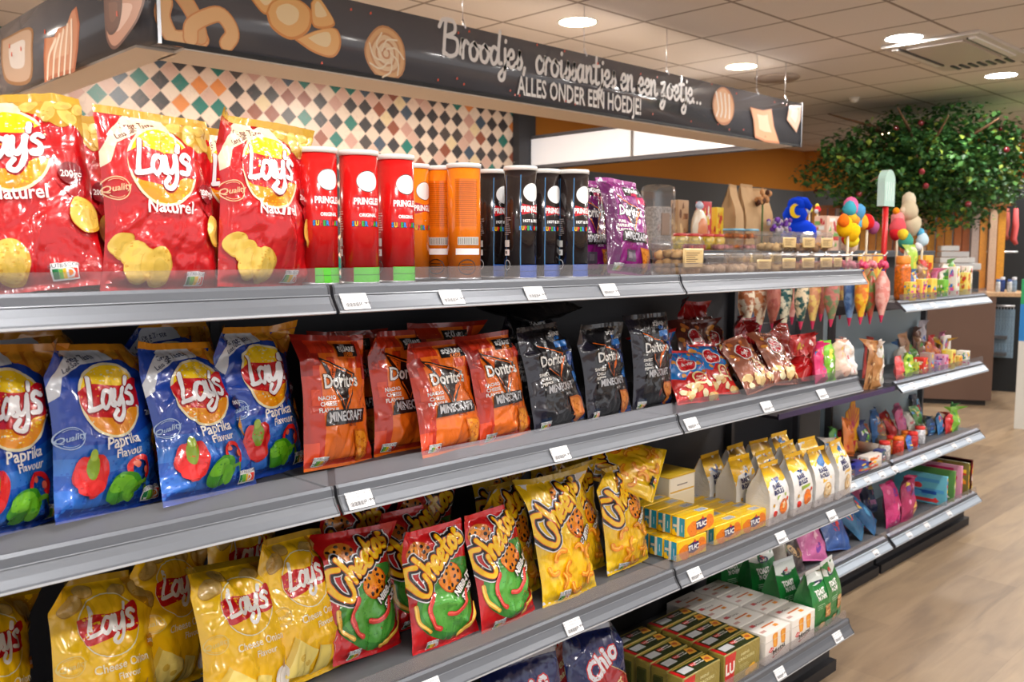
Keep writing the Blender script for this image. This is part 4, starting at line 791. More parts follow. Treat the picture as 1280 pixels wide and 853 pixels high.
# ------------------------------------------------------------------ canisters
CAN_R, CAN_H = .0365, .252
def can_art(kind):
    A = Art(sx=3.2, sy=30)
    base, band = {'r': ((206, 22, 22), (90, 196, 50)), 'o': ((238, 124, 16), None), 'k': ((34, 26, 26), (48, 96, 190))}[kind]
    if kind == 'k':
        for x in (-44, -12): A.poly([(x, 0), (x + 2.2, 0), (x + 1.6, 30), (x + 2.6, 60), (x + 1.4, 90), (x + 2.4, 119), (x + .4, 119), (x - .6, 90), (x + .6, 60), (x - .5, 30)], (60, 120, 170))
    if kind != 'o' or True:
        A.ell(14, 99, 20, 10.5, (246, 246, 246)); 
        if kind != 'k': A.ring(14, 99, 20, 10.5, .7, (40, 20, 20))
        A.poly([(-9, 73), (-8, 86), (14, 83), (36, 86), (37, 73), (14, 76)], (196, 22, 34)); A.text('PRINGLES', 14, 79.4, 8.6, (250, 250, 250), bold=.05, sq=1.32, out=((196, 22, 34), .05))
        A.text({'r': 'ORIGINAL', 'k': 'HOT & SPICY', 'o': '-'}[kind], 14, 66, 4.6, (245, 245, 245), bold=.05, sq=1.5)
        for k, ch in enumerate('SUPER MARIO'): A.text(ch, -12 + k * 5.4, 57.5, 6.4, [(40, 130, 220), (250, 200, 20), (220, 40, 40), (60, 170, 60)][k % 4], bold=.06, sq=1.2, out=((20, 20, 24), .05))
    if band: A.rect(-12, 0, 50, 15, band); A.rect(-12, 7.2, 50, 8.2, tuple(int(v * .7) for v in band))
    c = {'r': (240, 170, 160), 'o': (190, 96, 14), 'k': (150, 140, 140)}[kind]
    for k in range(9): A.rect(-47, 50 + k * 2.4, -36 + (k * 5) % 6, 51 + k * 2.4, c)
    A.rect(-48, 36, -34, 44, (214, 214, 210)); A.rect(-48, 26, -34, 33, (240, 238, 236)); A.rect(-46, 28, -40, 31, (40, 40, 40)); A.ring(-40, 15, 8, 6, 1, (40, 20, 14) if kind != 'k' else (220, 220, 220)); 
    return A
def can_back(A=None):
    A = Art(sx=3.2, sy=30)
    A.rect(-30, 58, 18, 112, (226, 116, 18))
    for k in range(22): A.rect(-28, 60 + k * 2.3, 14 + (k * 7) % 4, 60.8 + k * 2.3, (186, 92, 14))
    A.rect(-24, 38, 20, 47, (200, 196, 186)); A.rect(-28, 27, 22, 34, (246, 244, 240)); A.ring(-6, 13, 17, 9, 1.2, (40, 24, 14)); 
    for k in range(12): A.rect(-22 + k * 3.4, 39, -21 + k * 3.4, 46, (90, 90, 86))
    for k in range(3): A.rect(-17, 10 + k * 3, 5, 11 + k * 3, (70, 40, 14))
    return A
CA = {k: can_art(k) for k in 'rok'}; CB = can_back()
def canister(X, Y, kind, yw, lab, back=False):
    base = {'r': (206, 22, 22), 'o': (238, 124, 16), 'k': (34, 26, 26)}[kind]; sil = M((206, 208, 212), 'metal')
    mb = MB().lathe([(CAN_R, .004), (CAN_R, CAN_H - .008)], (0, 0, 0), M(base, 'gloss'), n=48)
    def mp(x, y):
        a = -PI / 2 + x / 50 * (PI / 2); N = np.stack([np.cos(a), np.sin(a), 0 * a], 1); return N * CAN_R + np.stack([0 * a, 0 * a, .004 + y / 125 * (CAN_H - .012)], 1), N
    art_on(mb, CB if back else CA[kind], mp, 'gloss', base=.0002, step=.00003)
    o = mb.obj('canister', loc=(X, Y, S1), rot=(0, 0, yw), label=lab, category='crisp canister', group={'r': 'red crisp canisters', 'o': 'orange crisp canisters', 'k': 'black crisp canisters'}[kind])
    MB().lathe([(CAN_R * .96, .001), (CAN_R * 1.03, .0), (CAN_R * 1.04, .004), (CAN_R * 1.0, .006)], (0, 0, 0), sil, n=36).obj('metal_base', parent=o)
    MB().lathe([(CAN_R * 1.0, CAN_H - .009), (CAN_R * 1.05, CAN_H - .0085), (CAN_R * 1.055, CAN_H - .001), (CAN_R * 1.03, CAN_H + .001), (CAN_R * .99, CAN_H - .001), (.0001, CAN_H - .002)], (0, 0, 0), M((238, 236, 232), 'plastic'), n=40).obj('lid', parent=o)
for X, Y, kd, yw, lab, bk in [(.925, 1.475, 'r', -.38, 'red crisp canister beside the last red bag', 0), (1.008, 1.461, 'r', -.55, 'red crisp canister, whole one in the middle of the three', 0), (1.106, 1.475, 'r', -.45, 'red crisp canister next to the orange canisters', 0),
    (1.245, 1.60, 'o', -.25, 'orange canister directly behind the red canister', 0), (1.345, 1.668, 'o', 1.7, 'plain side of an orange canister at the back of the row', 0), (1.322, 1.592, 'o', -.9, 'narrow visible orange canister left of the front orange one', 1), (1.320, 1.513, 'o', -.35, 'front orange canister turned to its back label', 1),
    (1.462, 1.575, 'k', -.30, 'black canister just right of the orange ones, set back', 0), (1.450, 1.468, 'k', -.42, 'tallest looking black canister in the front', 0), (1.545, 1.485, 'k', -.40, 'black canister squeezed between two black ones', 0), (1.604, 1.448, 'k', -.42, 'black canister beside the purple chip bags', 0)]:
    canister(X, Y, kd, yw, lab, bk)
# ------------------------------------------------------------------ cracker packs
def tuc_art():
    A = Art(sx=0); A.rect(-50, 0, 50, 125, (248, 200, 16)); A.ell(-26, 44, 20, 52, (240, 130, 24), wob=.06); A.ell(34, 60, 16, 50, (238, 126, 26), wob=.06); A.ell(10, 20, 20, 20, (244, 150, 30)); 
    for k in range(8): A.ell(-32 + k * 10, 30 + (k * 37) % 60, 1.6, 5, (216, 96, 20), n=8)
    A.poly([(-14, 30), (-16, 84), (2, 96), (8, 112), (12, 96), (22, 92), (20, 34), (2, 22)], (38, 30, 96)); A.poly([(4, 92), (8, 116), (14, 90)], (222, 30, 40)); A.text('TUC', 3, 58, 46, WHT, bold=.05, sq=.42, rot=0, shear=.1); return A
def tuc_top():
    A = Art(sx=0); A.rect(-50, 0, 50, 125, (246, 200, 20)); A.rect(10, 30, 44, 96, (220, 226, 236)); 
    for k in range(6): A.rect(13 + k * 5, 36, 15 + k * 5, 88, (60, 70, 130))
    A.rect(-44, 50, 0, 62, (232, 170, 14)); return A
def tuc_end():
    A = Art(sx=0); A.rect(-50, 0, 50, 125, (24, 150, 186)); A.poly([(-50, 0), (10, 0), (-50, 40)], (246, 200, 20)); A.rect(-14, 0, 8, 125, (226, 216, 196)); A.rect(-44, 56, -14, 74, (226, 216, 196)); A.poly([(-46, 26), (-34, 50), (-24, 26)], (246, 200, 20)); A.rect(26, 30, 32, 80, (214, 226, 236)); return A
TF, TT, TE = tuc_art(), tuc_top(), tuc_end()
def cracker_pack(X, Y, z, lab, yw=0, seed=0, w=.132, d=.046, h=.056):
    rr = random.Random(seed); mb = MB().box((0, 0, h / 2), (w, d, h), M((246, 200, 20), 'film'), bev=.004)
    box_art(mb, TF, w - .006, h - .006, d, 'front', 'film', z0=.003); box_art(mb, TT, w - .006, h, d - .006, 'top', 'film') ; box_art(mb, TE, w, h - .006, d - .006, 'left', 'film', z0=.003)
    o = mb.obj('cracker_pack', loc=(X, Y, z), rot=(0, 0, yw), label=lab, category='cracker pack', group='yellow cracker packs')
    e = MB().box((-w / 2 - .002, 0, h / 2), (.006, .004, h * .9), M((226, 216, 196), 'film'), bev=.001); e.obj('end_seal', parent=o)
    return o
NUMW = ['front', 'second', 'third', 'fourth', 'fifth']
for lv in range(2):
    for r in range(4):
        cracker_pack(1.998 + lv * .035 + r * .004, 1.385 + r * .051, S3 + lv * .057, 'yellow cracker pack with blue end, %s layer of the stack, %s from the aisle' % (['lower', 'upper'][lv], NUMW[r]), yw=.02 * (r - 1))
for c in range(2):
    for r in range(5): cracker_pack(2.185 + c * .137 - (.0 if c else 0), 1.392 + r * .050, S3, 'yellow cracker pack in the %s single row, %s from the aisle' % (['left', 'right'][c], NUMW[r]), yw=.015 * (r - 2))
mb = MB().box((0, 0, .05), (.13, .12, .10), M((236, 226, 200), 'card'), bev=.002).box((0, 0, .102), (.132, .122, .006), M((240, 196, 40), 'card')); A = Art(sx=0); A.rect(-46, 60, 46, 120, (244, 236, 220)); A.rect(-46, 66, 46, 72, (226, 180, 60)); A.rect(-20, 90, 20, 94, (120, 110, 100)); box_art(mb, A, .13, .1, .12, 'front')
mb.obj('carton', loc=(2.20, 1.60, S3 + .058), label='white and yellow carton standing on the packs behind the fallen bag', category='carton')
# bake roll bags: block bottom, folded peak
def br_art(var):
    A = Art(sx=0, sy=8); A.poly([(-50, 98), (-30, 92), (0, 96), (34, 86), (50, 90), (50, 125), (-50, 125)], (244, 190, 24)); A.poly([(-50, 98), (-30, 92), (-50, 70)], (244, 190, 24))
    A.poly([(-20, 96), (-16, 116), (4, 121), (22, 114), (18, 94), (0, 86)], (30, 110, 180)); A.poly([(-17, 97), (-13, 114), (4, 118), (19, 112), (15, 96), (0, 89)], (34, 40, 110)); A.text('TUC', 1, 103, 15, WHT, bold=.05, sq=1.3, rot=.15); A.poly([(0, 118), (6, 127), (10, 116)], (220, 40, 40))
    A.text('BAKE', -6, 80, 13, (30, 36, 92), bold=.05, sq=1.25, rot=.05); A.text('ROLLS', -4, 68, 13, (30, 36, 92), bold=.05, sq=1.25, rot=.05)
    g = (150, 180, 50) if var == 0 else (240, 190, 60); A.poly([(-16, 52), (30, 56), (32, 62), (-14, 60)], g)
    if var == 0: A.ell(16, 34, 20, 17, (236, 120, 24)); A.ell(16, 36, 7, 6, (250, 210, 150)); A.ell(-26, 24, 9, 7, (214, 40, 24)); A.ell(-30, 42, 5, 4, (200, 150, 40)); A.ell(38, 48, 5, 5, (214, 60, 30))
    else: A.ell(8, 32, 22, 19, (222, 182, 120)); A.ell(8, 34, 16, 14, (240, 214, 170)); A.ell(8, 34, 5, 9, (206, 160, 96))
    A.text('150g', -34, 10, 7, (60, 70, 120)); return A
BRA = [br_art(0), br_art(1)]
def peaked_bag(name, X, Y, z, w, d, h, yw, lab, cat, grp, artw, body, top, seed=0, side=None, kind='film'):
    rr = random.Random(seed); hs = h * .62; nx = 10; prof = [(-d / 2, 0), (-d / 2 - .004, hs * .35), (-d / 2 - .003, hs * .75), (-d / 2 + .002, hs), (-.008, h * .9), (-.002, h)]
    def pr(t):  # front profile param 0..1 by arc
        L = [0]; 
        for a, b in zip(prof, prof[1:]): L.append(L[-1] + math.hypot(b[0] - a[0], b[1] - a[1]))
        return np.interp(t * L[-1], L, [p[0] for p in prof]), np.interp(t * L[-1], L, [p[1] for p in prof])
    nv = 16; T = np.linspace(0, 1, nv + 1); Yp, Zp = pr(T); Xs = np.linspace(-.5, .5, nx + 1)
    def surf(sg, xs, ts):
        y, zz = pr(ts); wy = w * (1 - .10 * np.clip((zz / h - .6) / .4, 0, 1)); bul = .004 * np.sin(PI * (xs + .5)) * np.sin(PI * np.clip(ts * 1.1, 0, 1)); wr_ = .0022 * vnoise(xs * 9 + seed + 4, ts * 12 + 5, seed) + .0012 * np.abs(vnoise(xs * 22 + 4, ts * 30 + 5, seed + 1))
        return np.stack([xs * wy, sg * (-(y) + bul + wr_) if sg > 0 else y - bul - wr_, zz + 0 * xs], -1)
    G = surf(-1, *np.meshgrid(Xs, T, indexing='ij')); B = surf(1, *np.meshgrid(Xs, T, indexing='ij'))
    mb = MB(); m = M(body, kind); N = grid_normals(G, False); mb.add(G.reshape(-1, 3), grid_faces(nx, nv), m, N=N.reshape(-1, 3)); mb.add(B.reshape(-1, 3), grid_faces(nx, nv, True), m, N=grid_normals(B, True).reshape(-1, 3))
    ms = M(side or tuple(int(v * .93) for v in body), kind)  # sides get a darker body colour, painting in their shade
    for e in (0, nx):  # gusseted sides pinched inward
        V = []; sx = -1 if e == 0 else 1
        for j in range(nv + 1):
            f, b = G[e, j], B[e, j]; mid = (f + b) / 2; mid = mid - np.array([sx * min(.35 * (b[1] - f[1]), .018) * np.clip((T[j] - .25) * 1.8, 0, 1), 0, 0]); V += [f, mid, b]
        F = []
        for j in range(nv):
            for q in (0, 1): ff = [3 * j + q, 3 * j + q + 1, 3 * j + q + 4, 3 * j + q + 3]; F.append(ff[::-1] if e == 0 else ff)
        mb.add(V, [f[::-1] for f in F] if True else F, ms, smooth=False)
    if artw:
        def mp(x, y):
            xs, ts = x / 100, y / 125; P = surf(-1, xs, ts); d1 = surf(-1, xs + .01, ts) - P; d2 = surf(-1, xs, ts + .005) - P; n = np.cross(d1, d2); n /= np.linalg.norm(n, axis=1, keepdims=True); return P, n
        art_on(mb, artw, mp, kind, base=.0006, step=.00008)
    mb.add([B[0, j] + [0, .001, 0] for j in (11, 16)] + [B[nx, j] + [0, .001, 0] for j in (16, 11)], [[0, 1, 2, 3]], M(top, kind), smooth=False)
    o = mb.obj(name, loc=(X, Y, z), rot=(0, 0, yw), label=lab, category=cat, group=grp)
    s = MB().box((0, -.002, h + .004), (w * .9, .003, .014), M(top, kind), bev=.001); s.obj('top_seal', parent=o); return o
rr = random.Random(9)
for r in range(3):
    for c in range(4):
        X = 2.445 + c * .147 - (.012 if c == 3 else 0) - r * .012; peaked_bag('rusk_bag', X, 1.398 + r * .098 + (c == 0) * .0, S3, .118, .074, .172 + .006 * ((r + c) % 2), rr.uniform(-.12, .1) + .05, 'white and yellow bread chip bag, %s row from the aisle, %s from the cracker packs' % (NUMW[r], ['first', 'second', 'third', 'fourth'][c]), 'bread chip bag', 'white and yellow bread chip bags', BRA[0 if c < 2 else 1], (232, 230, 226), (244, 190, 24), 90 + r * 5 + c)
# ------------------------------------------------------------------ bottom shelf: cracker boxes, toast boxes, green bags
def lu_art():
    A = Art(sx=0); A.rect(-50, 0, 50, 125, (150, 134, 60)); A.poly([(-50, 0), (-26, 0), (-20, 125), (-50, 125)], (206, 24, 30)); A.text('LU', -36, 66, 60, WHT, bold=.04, sq=.36); A.text('MINI', 6, 98, 15, (214, 206, 150), bold=.03, sq=.8); A.text('CRACKERS', 10, 78, 16, (214, 206, 150), bold=.03, sq=.6)
    for x, y in ((30, 30), (22, 24), (36, 20), (28, 16), (14, 14)): A.ell(x, y, 7, 11, (236, 176, 40), wob=.1); 
    for k in range(5): A.rect(-10, 56 - k * 7, 14 + (k * 5) % 7, 58 - k * 7, (206, 196, 140))
    return A
def lu_top():
    A = Art(sx=0); A.rect(-50, 0, 50, 125, (48, 56, 26)); A.rect(-50, 116, 50, 125, (190, 170, 70)); A.rect(-50, 0, -42, 125, (200, 24, 28)); A.rect(-38, 30, -10, 96, (206, 206, 206)); A.rect(-6, 60, 8, 96, (206, 30, 30)); A.text('LU', 1, 78, 18, WHT, bold=.04, sq=.5)
    A.text('MINI', 16, 84, 18, WHT, bold=.03, sq=.5); A.text('CRACKERS', 16, 62, 15, WHT, bold=.03, sq=.42); A.poly([(24, 30), (34, 112), (49, 96), (44, 20)], (232, 170, 60)); A.ell(37, 64, 6, 20, (196, 96, 40), wob=.1); return A
LF, LT = lu_art(), lu_top()
for c, (x0, w) in enumerate([(1.955, .178), (2.155, .192)]):
    for r in range(5):
        wv = w; mb = MB().box((0, 0, .05), (wv, .056, .10), M((150, 134, 60), 'film'), bev=.004); box_art(mb, LF, wv - .006, .094, .056, 'front', 'film', z0=.003); box_art(mb, LT, wv - .006, .10, .050, 'top', 'film')
        o = mb.obj('cracker_box', loc=(x0 + wv / 2 + .006 * r, 1.380 + r * .060, S4), rot=(0, 0, .02 * (r % 2)), label='dark green and gold cracker box in the %s column, %s from the aisle' % (['left', 'right'][c], NUMW[r]), category='cracker box', group='green and gold cracker boxes')
        MB().box((-wv / 2 - .003, 0, .044), (.008, .030, .07), M((70, 74, 30), 'foil'), bev=.002).obj('crimped_end', parent=o); MB().box((wv / 2 + .003, 0, .044), (.008, .030, .07), M((70, 74, 30), 'foil'), bev=.002).obj('crimped_end', parent=o)
def me_art():
    A = Art(sx=0); 
    for x in (-10, 22): A.poly([(x - 8, 60), (x - 12, 112), (x + 6, 116), (x + 8, 104), (x + 6, 60)], (236, 150, 40), smooth=True); A.poly([(x - 5, 64), (x - 8, 106), (x - 1, 108), (x + 1, 64)], (246, 176, 70), smooth=True)
    A.poly([(-38, 50), (-28, 66), (-16, 58), (-26, 42)], (206, 50, 50)); A.text('LU', -27, 54, 10, WHT, bold=.04, rot=.5); A.text('Metsi', 2, 42, 30, (50, 36, 30), bold=.02, rot=.25, sq=.8, shear=.2); A.stroke([(-20, 22), (0, 26), (20, 38)], 2.6, (170, 40, 50)); A.ell(-18, 20, 5, 4, (170, 40, 50)); return A
def me_top():
    A = Art(sx=0); A.rect(-20, 54, 28, 64, (206, 110, 40)); A.rect(-34, 84, -20, 104, (200, 80, 80)); A.text('Metsi', -4, 88, 20, (90, 70, 60), sq=.8); A.rect(-44, 24, -26, 40, (206, 160, 150)); A.rect(10, 26, 24, 44, (236, 150, 50)); return A
MF, MT = me_art(), me_top()
for c, x0 in enumerate([2.372, 2.532]):
    for r in range(4):
        mb = MB().box((0, 0, .047), (.146, .088, .094), M((236, 230, 222), 'card'), bev=.002); box_art(mb, MF, .146, .094, .088, 'front', z0=0); box_art(mb, MT, .146, .094, .088, 'top')
        mb.box((0, -.0005, .070), (.147, .089, .001), M((214, 206, 196), 'card')); mb.obj('biscuit_box', loc=(x0 + .073, 1.392 + r * .0925, S4), rot=(0, 0, .015 * (r % 2)), label='white toast biscuit box in the %s column, %s from the aisle' % (['left', 'right'][c], NUMW[r]), category='biscuit box', group='white toast biscuit boxes')
def gr_art():
    A = Art(sx=0, sy=8); A.poly([(-50, 104), (-20, 98), (20, 100), (50, 108), (50, 125), (-50, 125)], (226, 232, 226)); A.ell(4, 104, 20, 7, (40, 50, 90)); A.ell(2, 109, 9, 5, (206, 50, 40)); A.text('DELINA', 4, 103, 8, WHT, bold=.03, sq=.9)
    A.text('TOAST', -6, 82, 15, WHT, bold=.06, sq=1.0); A.text("'N CHIPS", -2, 70, 12, WHT, bold=.05, sq=.95)
    for k in range(3): A.rect(-30, 56 - k * 4, 4 + k * 3, 57.2 - k * 4, (190, 220, 190))
    for k in range(4): A.ell(24, 28 + k * 6, 17, 5.5, (176, 110, 56)); A.ell(24, 30 + k * 6, 15, 4.2, (226, 176, 110))
    A.ell(-2, 10, 18, 7, (206, 150, 84)); A.ell(-2, 11, 14, 5, (236, 200, 140)); A.ell(30, 10, 9, 6, (40, 150, 110)); return A
GA = gr_art()
for k, (X, Y, yw, lab) in enumerate([(2.750, 1.395, .0, 'green toast chip bag in front, next to the white boxes'), (2.842, 1.400, .12, 'green toast chip bag at the very end of the bottom shelf'), (2.735, 1.50, -.1, 'green toast chip bag behind the front two, silver inside showing'), (2.77, 1.61, -.3, 'green toast chip bag in the third row with raised silver top'), (2.74, 1.72, -.2, 'green toast chip bag at the back of the bottom shelf')]):
    peaked_bag('toast_bag', X, Y, S4, .122 if k else .13, .066, .19 + .008 * (k % 2) + (.01 if k > 1 else 0), yw, lab, 'toast chip bag', 'green toast chip bags', GA, (24, 120, 50), (226, 230, 232), 120 + k)
# ------------------------------------------------------------------ clear cookie tubs on the top shelf
PET = mat_clear('clear_plastic_tub', (.985, .985, .985), .05, .05, .04, .3); KR = (206, 176, 122)
def tub(name, X, Y, z, w, d, h, lab, grp, fill=(206, 160, 100), seed=0, labelart=True, lid=None, yw=0, tp=.9, cat='cookie tub'):
    t = empty(name, (X, Y, z), (0, 0, yw), label=lab, category=cat, group=grp)
    def rrect(w_, d_, n=3, r=.25):
        r = r * min(w_, d_); pts = []
        for cx, cy, a0 in ((w_ / 2 - r, d_ / 2 - r, 0), (-w_ / 2 + r, d_ / 2 - r, PI / 2), (-w_ / 2 + r, -d_ / 2 + r, PI), (w_ / 2 - r, -d_ / 2 + r, 1.5 * PI)):
            for k in range(n + 1): pts.append((cx + r * math.cos(a0 + PI / 2 * k / n), cy + r * math.sin(a0 + PI / 2 * k / n)))
        return pts
    def shell(rings, mat, cap=True):
        V = []; F = []; n = 16
        for s, zz in rings: V += [(x * s, y * s, zz) for x, y in rrect(w, d)]
        for i in range(len(rings) - 1): F += [[i * n + k, i * n + (k + 1) % n, (i + 1) * n + (k + 1) % n, (i + 1) * n + k] for k in range(n)]
        if cap: F += [list(range(n))[::-1], [(len(rings) - 1) * n + k for k in range(n)]]
        return MB().add(V, F, mat, smooth=False)
    shell([(tp, 0), (1.0, h * .82)], PET, cap=True).obj('tub_body', parent=t)
    shell([(1.03, h * .80), (1.05, h * .84), (1.05, h * .9), (.97, h * .93), (.95, h)], M(lid, 'plastic') if lid else PET).obj('lid', parent=t)
    c = MB(); rr = random.Random(seed); n = max(3, int(w / .022))
    for i in range(n):
        for j in range(3):
            for l in range(max(1, int(h * .7 / .022))):
                sh_ = rr.choice([.85, 1, 1.12])
                c.blob(((i + .5) / n * w * .8 - w * .4, (j - 1) * d * .26, .013 + l * .021 + rr.uniform(-.002, .003)), (w * .46 / n + .004, d * .17, .0135), M(tuple(min(255, int(v * sh_)) for v in fill), 'paint'), rr.random() * 99, .2, 1)
    c.obj('cookies', parent=t, kind='stuff')
    if labelart:
        a = Art(sx=0); a.rect(-44, 10, 44, 115, KR); 
        for k in range(6): a.rect(-36, 94 - k * 13, 30 - (k * 11) % 24, 99 - k * 13, (110, 84, 54))
        lb = MB().box((0, -d / 2 * .985 - .001, h * .45), (w * .72, .0012, h * .52), M(KR, 'card')); art_on(lb, a, planar((0, -d / 2 * .985 - .0018, h * .19), (1, 0, 0), (0, 0, 1), w * .72, h * .52), 'card'); lb.obj('label', parent=t)
    return t
tub('cookie_tub', 1.965, 1.405, S1, .125, .10, .10, 'big clear tub of small cookies beside the purple chip bag', None, seed=1)
Xt = [2.145, 2.26, 2.375]
for k, x in enumerate(Xt): tub('cookie_tray', x, 1.44, S1, .110, .10, .056, 'low clear cookie tray, %s right of the big tub' % ['first', 'second', 'third'][k], 'low clear cookie trays', (222, 190, 150), seed=3 + k, labelart=k == 2)
for k in range(3):
    x = 2.50 + k * .118
    for lv in range(2): tub('cookie_tub', x, 1.43, S1 + lv * .0625, .108, .10, .061, 'clear cookie tub in the two-high stack, %s layer, %s one' % (['lower', 'upper'][lv], ['left', 'middle', 'right'][k]), 'stacked clear cookie tubs', (196, 140, 80) if k else (214, 176, 120), seed=10 + k + 3 * lv)
for k, x in enumerate((2.60, 2.72)): tub('cookie_tub', x, 1.60, S1, .104, .10, .075, 'clear cookie tub standing behind the two-high stack, %s one' % ['left', 'right'][k], 'clear cookie tubs set back', seed=30 + k)
tub('cookie_tub', 2.845, 1.44, S1, .08, .09, .06, 'single clear cookie tub at the very end of the top shelf', None, (150, 100, 50), seed=41); 
# ------------------------------------------------------------------ cone bags hanging past the top shelf
def cone_bag(X, Y, ztop, L, r, c1, c2, tip, bow, lab, seed):
    rr = random.Random(seed); t = empty('cone_bag', (X, Y, ztop), (0, 0, rr.uniform(-.5, .5)), label=lab, category='sweet bag', group='cone shaped sweet bags')
    mb = MB(); n = 18; m1, m2, mt = M2(c1, c2, 34), M2(c1, c2, 34), M(tip, 'film')
    prof = [(.004, -.045), (.010, -.055), (r * .62, -.075), (r * .95, -.10), (r, -.13), (r * .96, -.16)] + [(r * .96 * (1 - k / 7) + .003, -.16 - (L - .16) * k / 7) for k in range(1, 8)]
    V = []; F1 = []; F2 = []; F3 = []
    for i, (q, zz) in enumerate(prof):
        for k in range(n):
            a = 2 * PI * k / n; w = 1 + .06 * math.sin(3 * a + i) + rr.uniform(-.03, .03); V.append((q * w * math.cos(a), q * w * math.sin(a) * .8, zz))
    for i in range(len(prof) - 1):
        for k in range(n):
            f = [i * n + k, (i + 1) * n + k, (i + 1) * n + (k + 1) % n, i * n + (k + 1) % n]
            (F3 if i >= len(prof) - 3 else (F2 if (k + i * 2 + seed) % 7 < 2 else F1)).append(f)
    mb.add(V, F1, m1); mb.add(V, F2, m2); mb.add(V, F3, mt); mb.obj('cone_body', parent=t)
    b = MB(); 
    for k in range(5): a = k * 1.257; b.blob((.016 * math.cos(a), .012 * math.sin(a), -.028 + .008 * (k % 2)), (.016, .012, .018), M(bow, 'film'), k, .3, 1)
    b.lathe([(.007, -.052), (.008, -.048), (.007, -.044)], (0, 0, 0), M((40, 60, 170), 'plastic'), n=10); b.obj('bow', parent=t)
    MB().tube([(0, 0, -.02), (0, 0, .012), (0, .01, .02)], .0015, M((200, 200, 204), 'metal'), n=6).obj('hook_loop', parent=t); return t
CC = [((176, 96, 50), (238, 222, 196), 'brown and cream'), ((190, 120, 70), (240, 226, 200), 'light brown'), ((170, 100, 84), (150, 70, 60), 'dusky pink'), ((14, 84, 84), (230, 226, 200), 'dark teal'), ((226, 206, 170), (10, 76, 74), 'cream and teal'), ((216, 150, 110), (240, 206, 120), 'peach'), ((190, 110, 100), (110, 130, 90), 'pink and green'), ((70, 110, 170), (120, 160, 210), 'blue'), ((222, 120, 30), (240, 190, 40), 'orange and yellow'), ((120, 150, 80), (200, 90, 70), 'green and red'), ((226, 140, 130), (240, 180, 170), 'salmon pink')]
cpos = [(934, 0), (951, 1), (968, 2), (982, 3), (1003, 4), (1018, 5), (1041, 6), (1064, 7), (1078, 8), (1090, 9), (1104, 10)]
for k, (px, ci) in enumerate(cpos):
    Y = 1.80 - .11 * (px - 930) / 175 + (.05 if k % 2 else 0); p = at(px, 330, Y=Y)
    cone_bag(p[0], p[1], ZC - .03, .275 + .012 * (k % 2), .033 if k < 10 else .036, CC[ci][0], CC[ci][1], (206, 40, 90), (236, 140, 160) if k % 2 else (220, 60, 110), '%s hanging cone bag, %s from the left' % (CC[ci][2], ['first', 'second', 'third', 'fourth', 'fifth', 'sixth', 'seventh', 'eighth', 'ninth', 'tenth', 'last'][k]), 200 + k)
for k, px in enumerate((944, 992, 1028, 1052, 1084)):
    p = at(px, 330, Y=1.93); c = CC[(k * 3 + 7) % 11]; cone_bag(p[0], p[1], ZC - .03, .28, .033, c[0], c[1], (206, 40, 90), (230, 90, 130), '%s cone bag in the back rank, %s from the left' % (c[2], ['first', 'second', 'third', 'fourth', 'fifth'][k]), 230 + k)
t = empty('hook_rail', (3.4, 1.98, ZC - .012), label='white metal rail with hooks carrying the cone bags', category='hanging rail')
MB().tube([(-.46, 0, 0), (.50, 0, 0)], .007, M((226, 228, 232), 'metal'), n=8).obj('bar', parent=t)
for k in range(9): MB().tube([(-.42 + k * .11, 0, 0), (-.42 + k * .11, -.3, -.004), (-.42 + k * .11, -.31, .012)], .0035, M((236, 238, 240), 'metal'), n=6).obj('hook', parent=t)
for s_ in (-.46, .50): MB().box((s_, .13, -.15), (.025, .022, .33), M((74, 76, 80), 'paint')).box((s_, .065, 0), (.02, .13, .018), M((74, 76, 80), 'paint')).obj('post', parent=t)
# ------------------------------------------------------------------ small sweets, generic builders
PAL = dict(multi=[(226, 50, 60), (250, 200, 40), (80, 170, 70), (60, 130, 200), (240, 240, 236), (226, 90, 160)], red=[(214, 36, 40), (240, 200, 60), (250, 240, 230)], green=[(130, 200, 50), (60, 150, 60), (240, 230, 90), (250, 250, 240)], blue=[(40, 90, 180), (90, 170, 220), (240, 200, 60), (230, 60, 60)],
           pink=[(230, 110, 160), (250, 200, 220), (220, 40, 110), (120, 60, 160)], brown=[(170, 116, 70), (226, 190, 140), (120, 76, 50)], orange=[(240, 130, 30), (250, 200, 50), (220, 60, 40)], white=[(240, 238, 230), (226, 206, 190), (200, 60, 60), (120, 170, 90)], yellow=[(246, 206, 50), (240, 150, 40), (200, 60, 50)], purple=[(120, 50, 140), (236, 140, 190), (250, 220, 80)])
def rnd_art(pal, seed, n=12):
    key = ('rnd', pal, seed % 5)
    if key in ARTS: return ARTS[key]
    A = Art(sx=0); rr = random.Random(seed); P = PAL[pal]
    for k in range(n):
        c = rr.choice(P); x, y = rr.uniform(-34, 34), rr.uniform(14, 112)
        if k % 3 == 0: A.rect(max(-46, x - 22), max(6, y - 7), min(46, x + 22), min(120, y + 7), c)
        elif k % 3 == 1: A.ell(x * .9, y * .9 + 6, rr.uniform(7, 13), rr.uniform(8, 15), c, rot=rr.uniform(0, 3), n=14)
        else: A.poly([(x - 10, y - 9), (x + 12, y - 4), (x + 4, y + 11)], c)
    ARTS[key] = A; return A
SEEDC = [400]
def sweet_bag(px, Y, z, w, h, base, pal, lab, lean=.15, yw=0, roll=0, d=.014, grp=None, name='sweet_bag'):
    SEEDC[0] += 1; Y = min(Y, 1.91) if px > 1120 else Y; p = at(px, 400, Y=Y); p = (min(p[0], 4.95 - w / 2),)
    return bag(name, lab, 'sweet bag', grp, rnd_art(pal, SEEDC[0]), base, base, p[0], Y, z, yw, lean, roll, w, h, SEEDC[0], T=d, nu=12, nv=16, kind='film', seals=True)
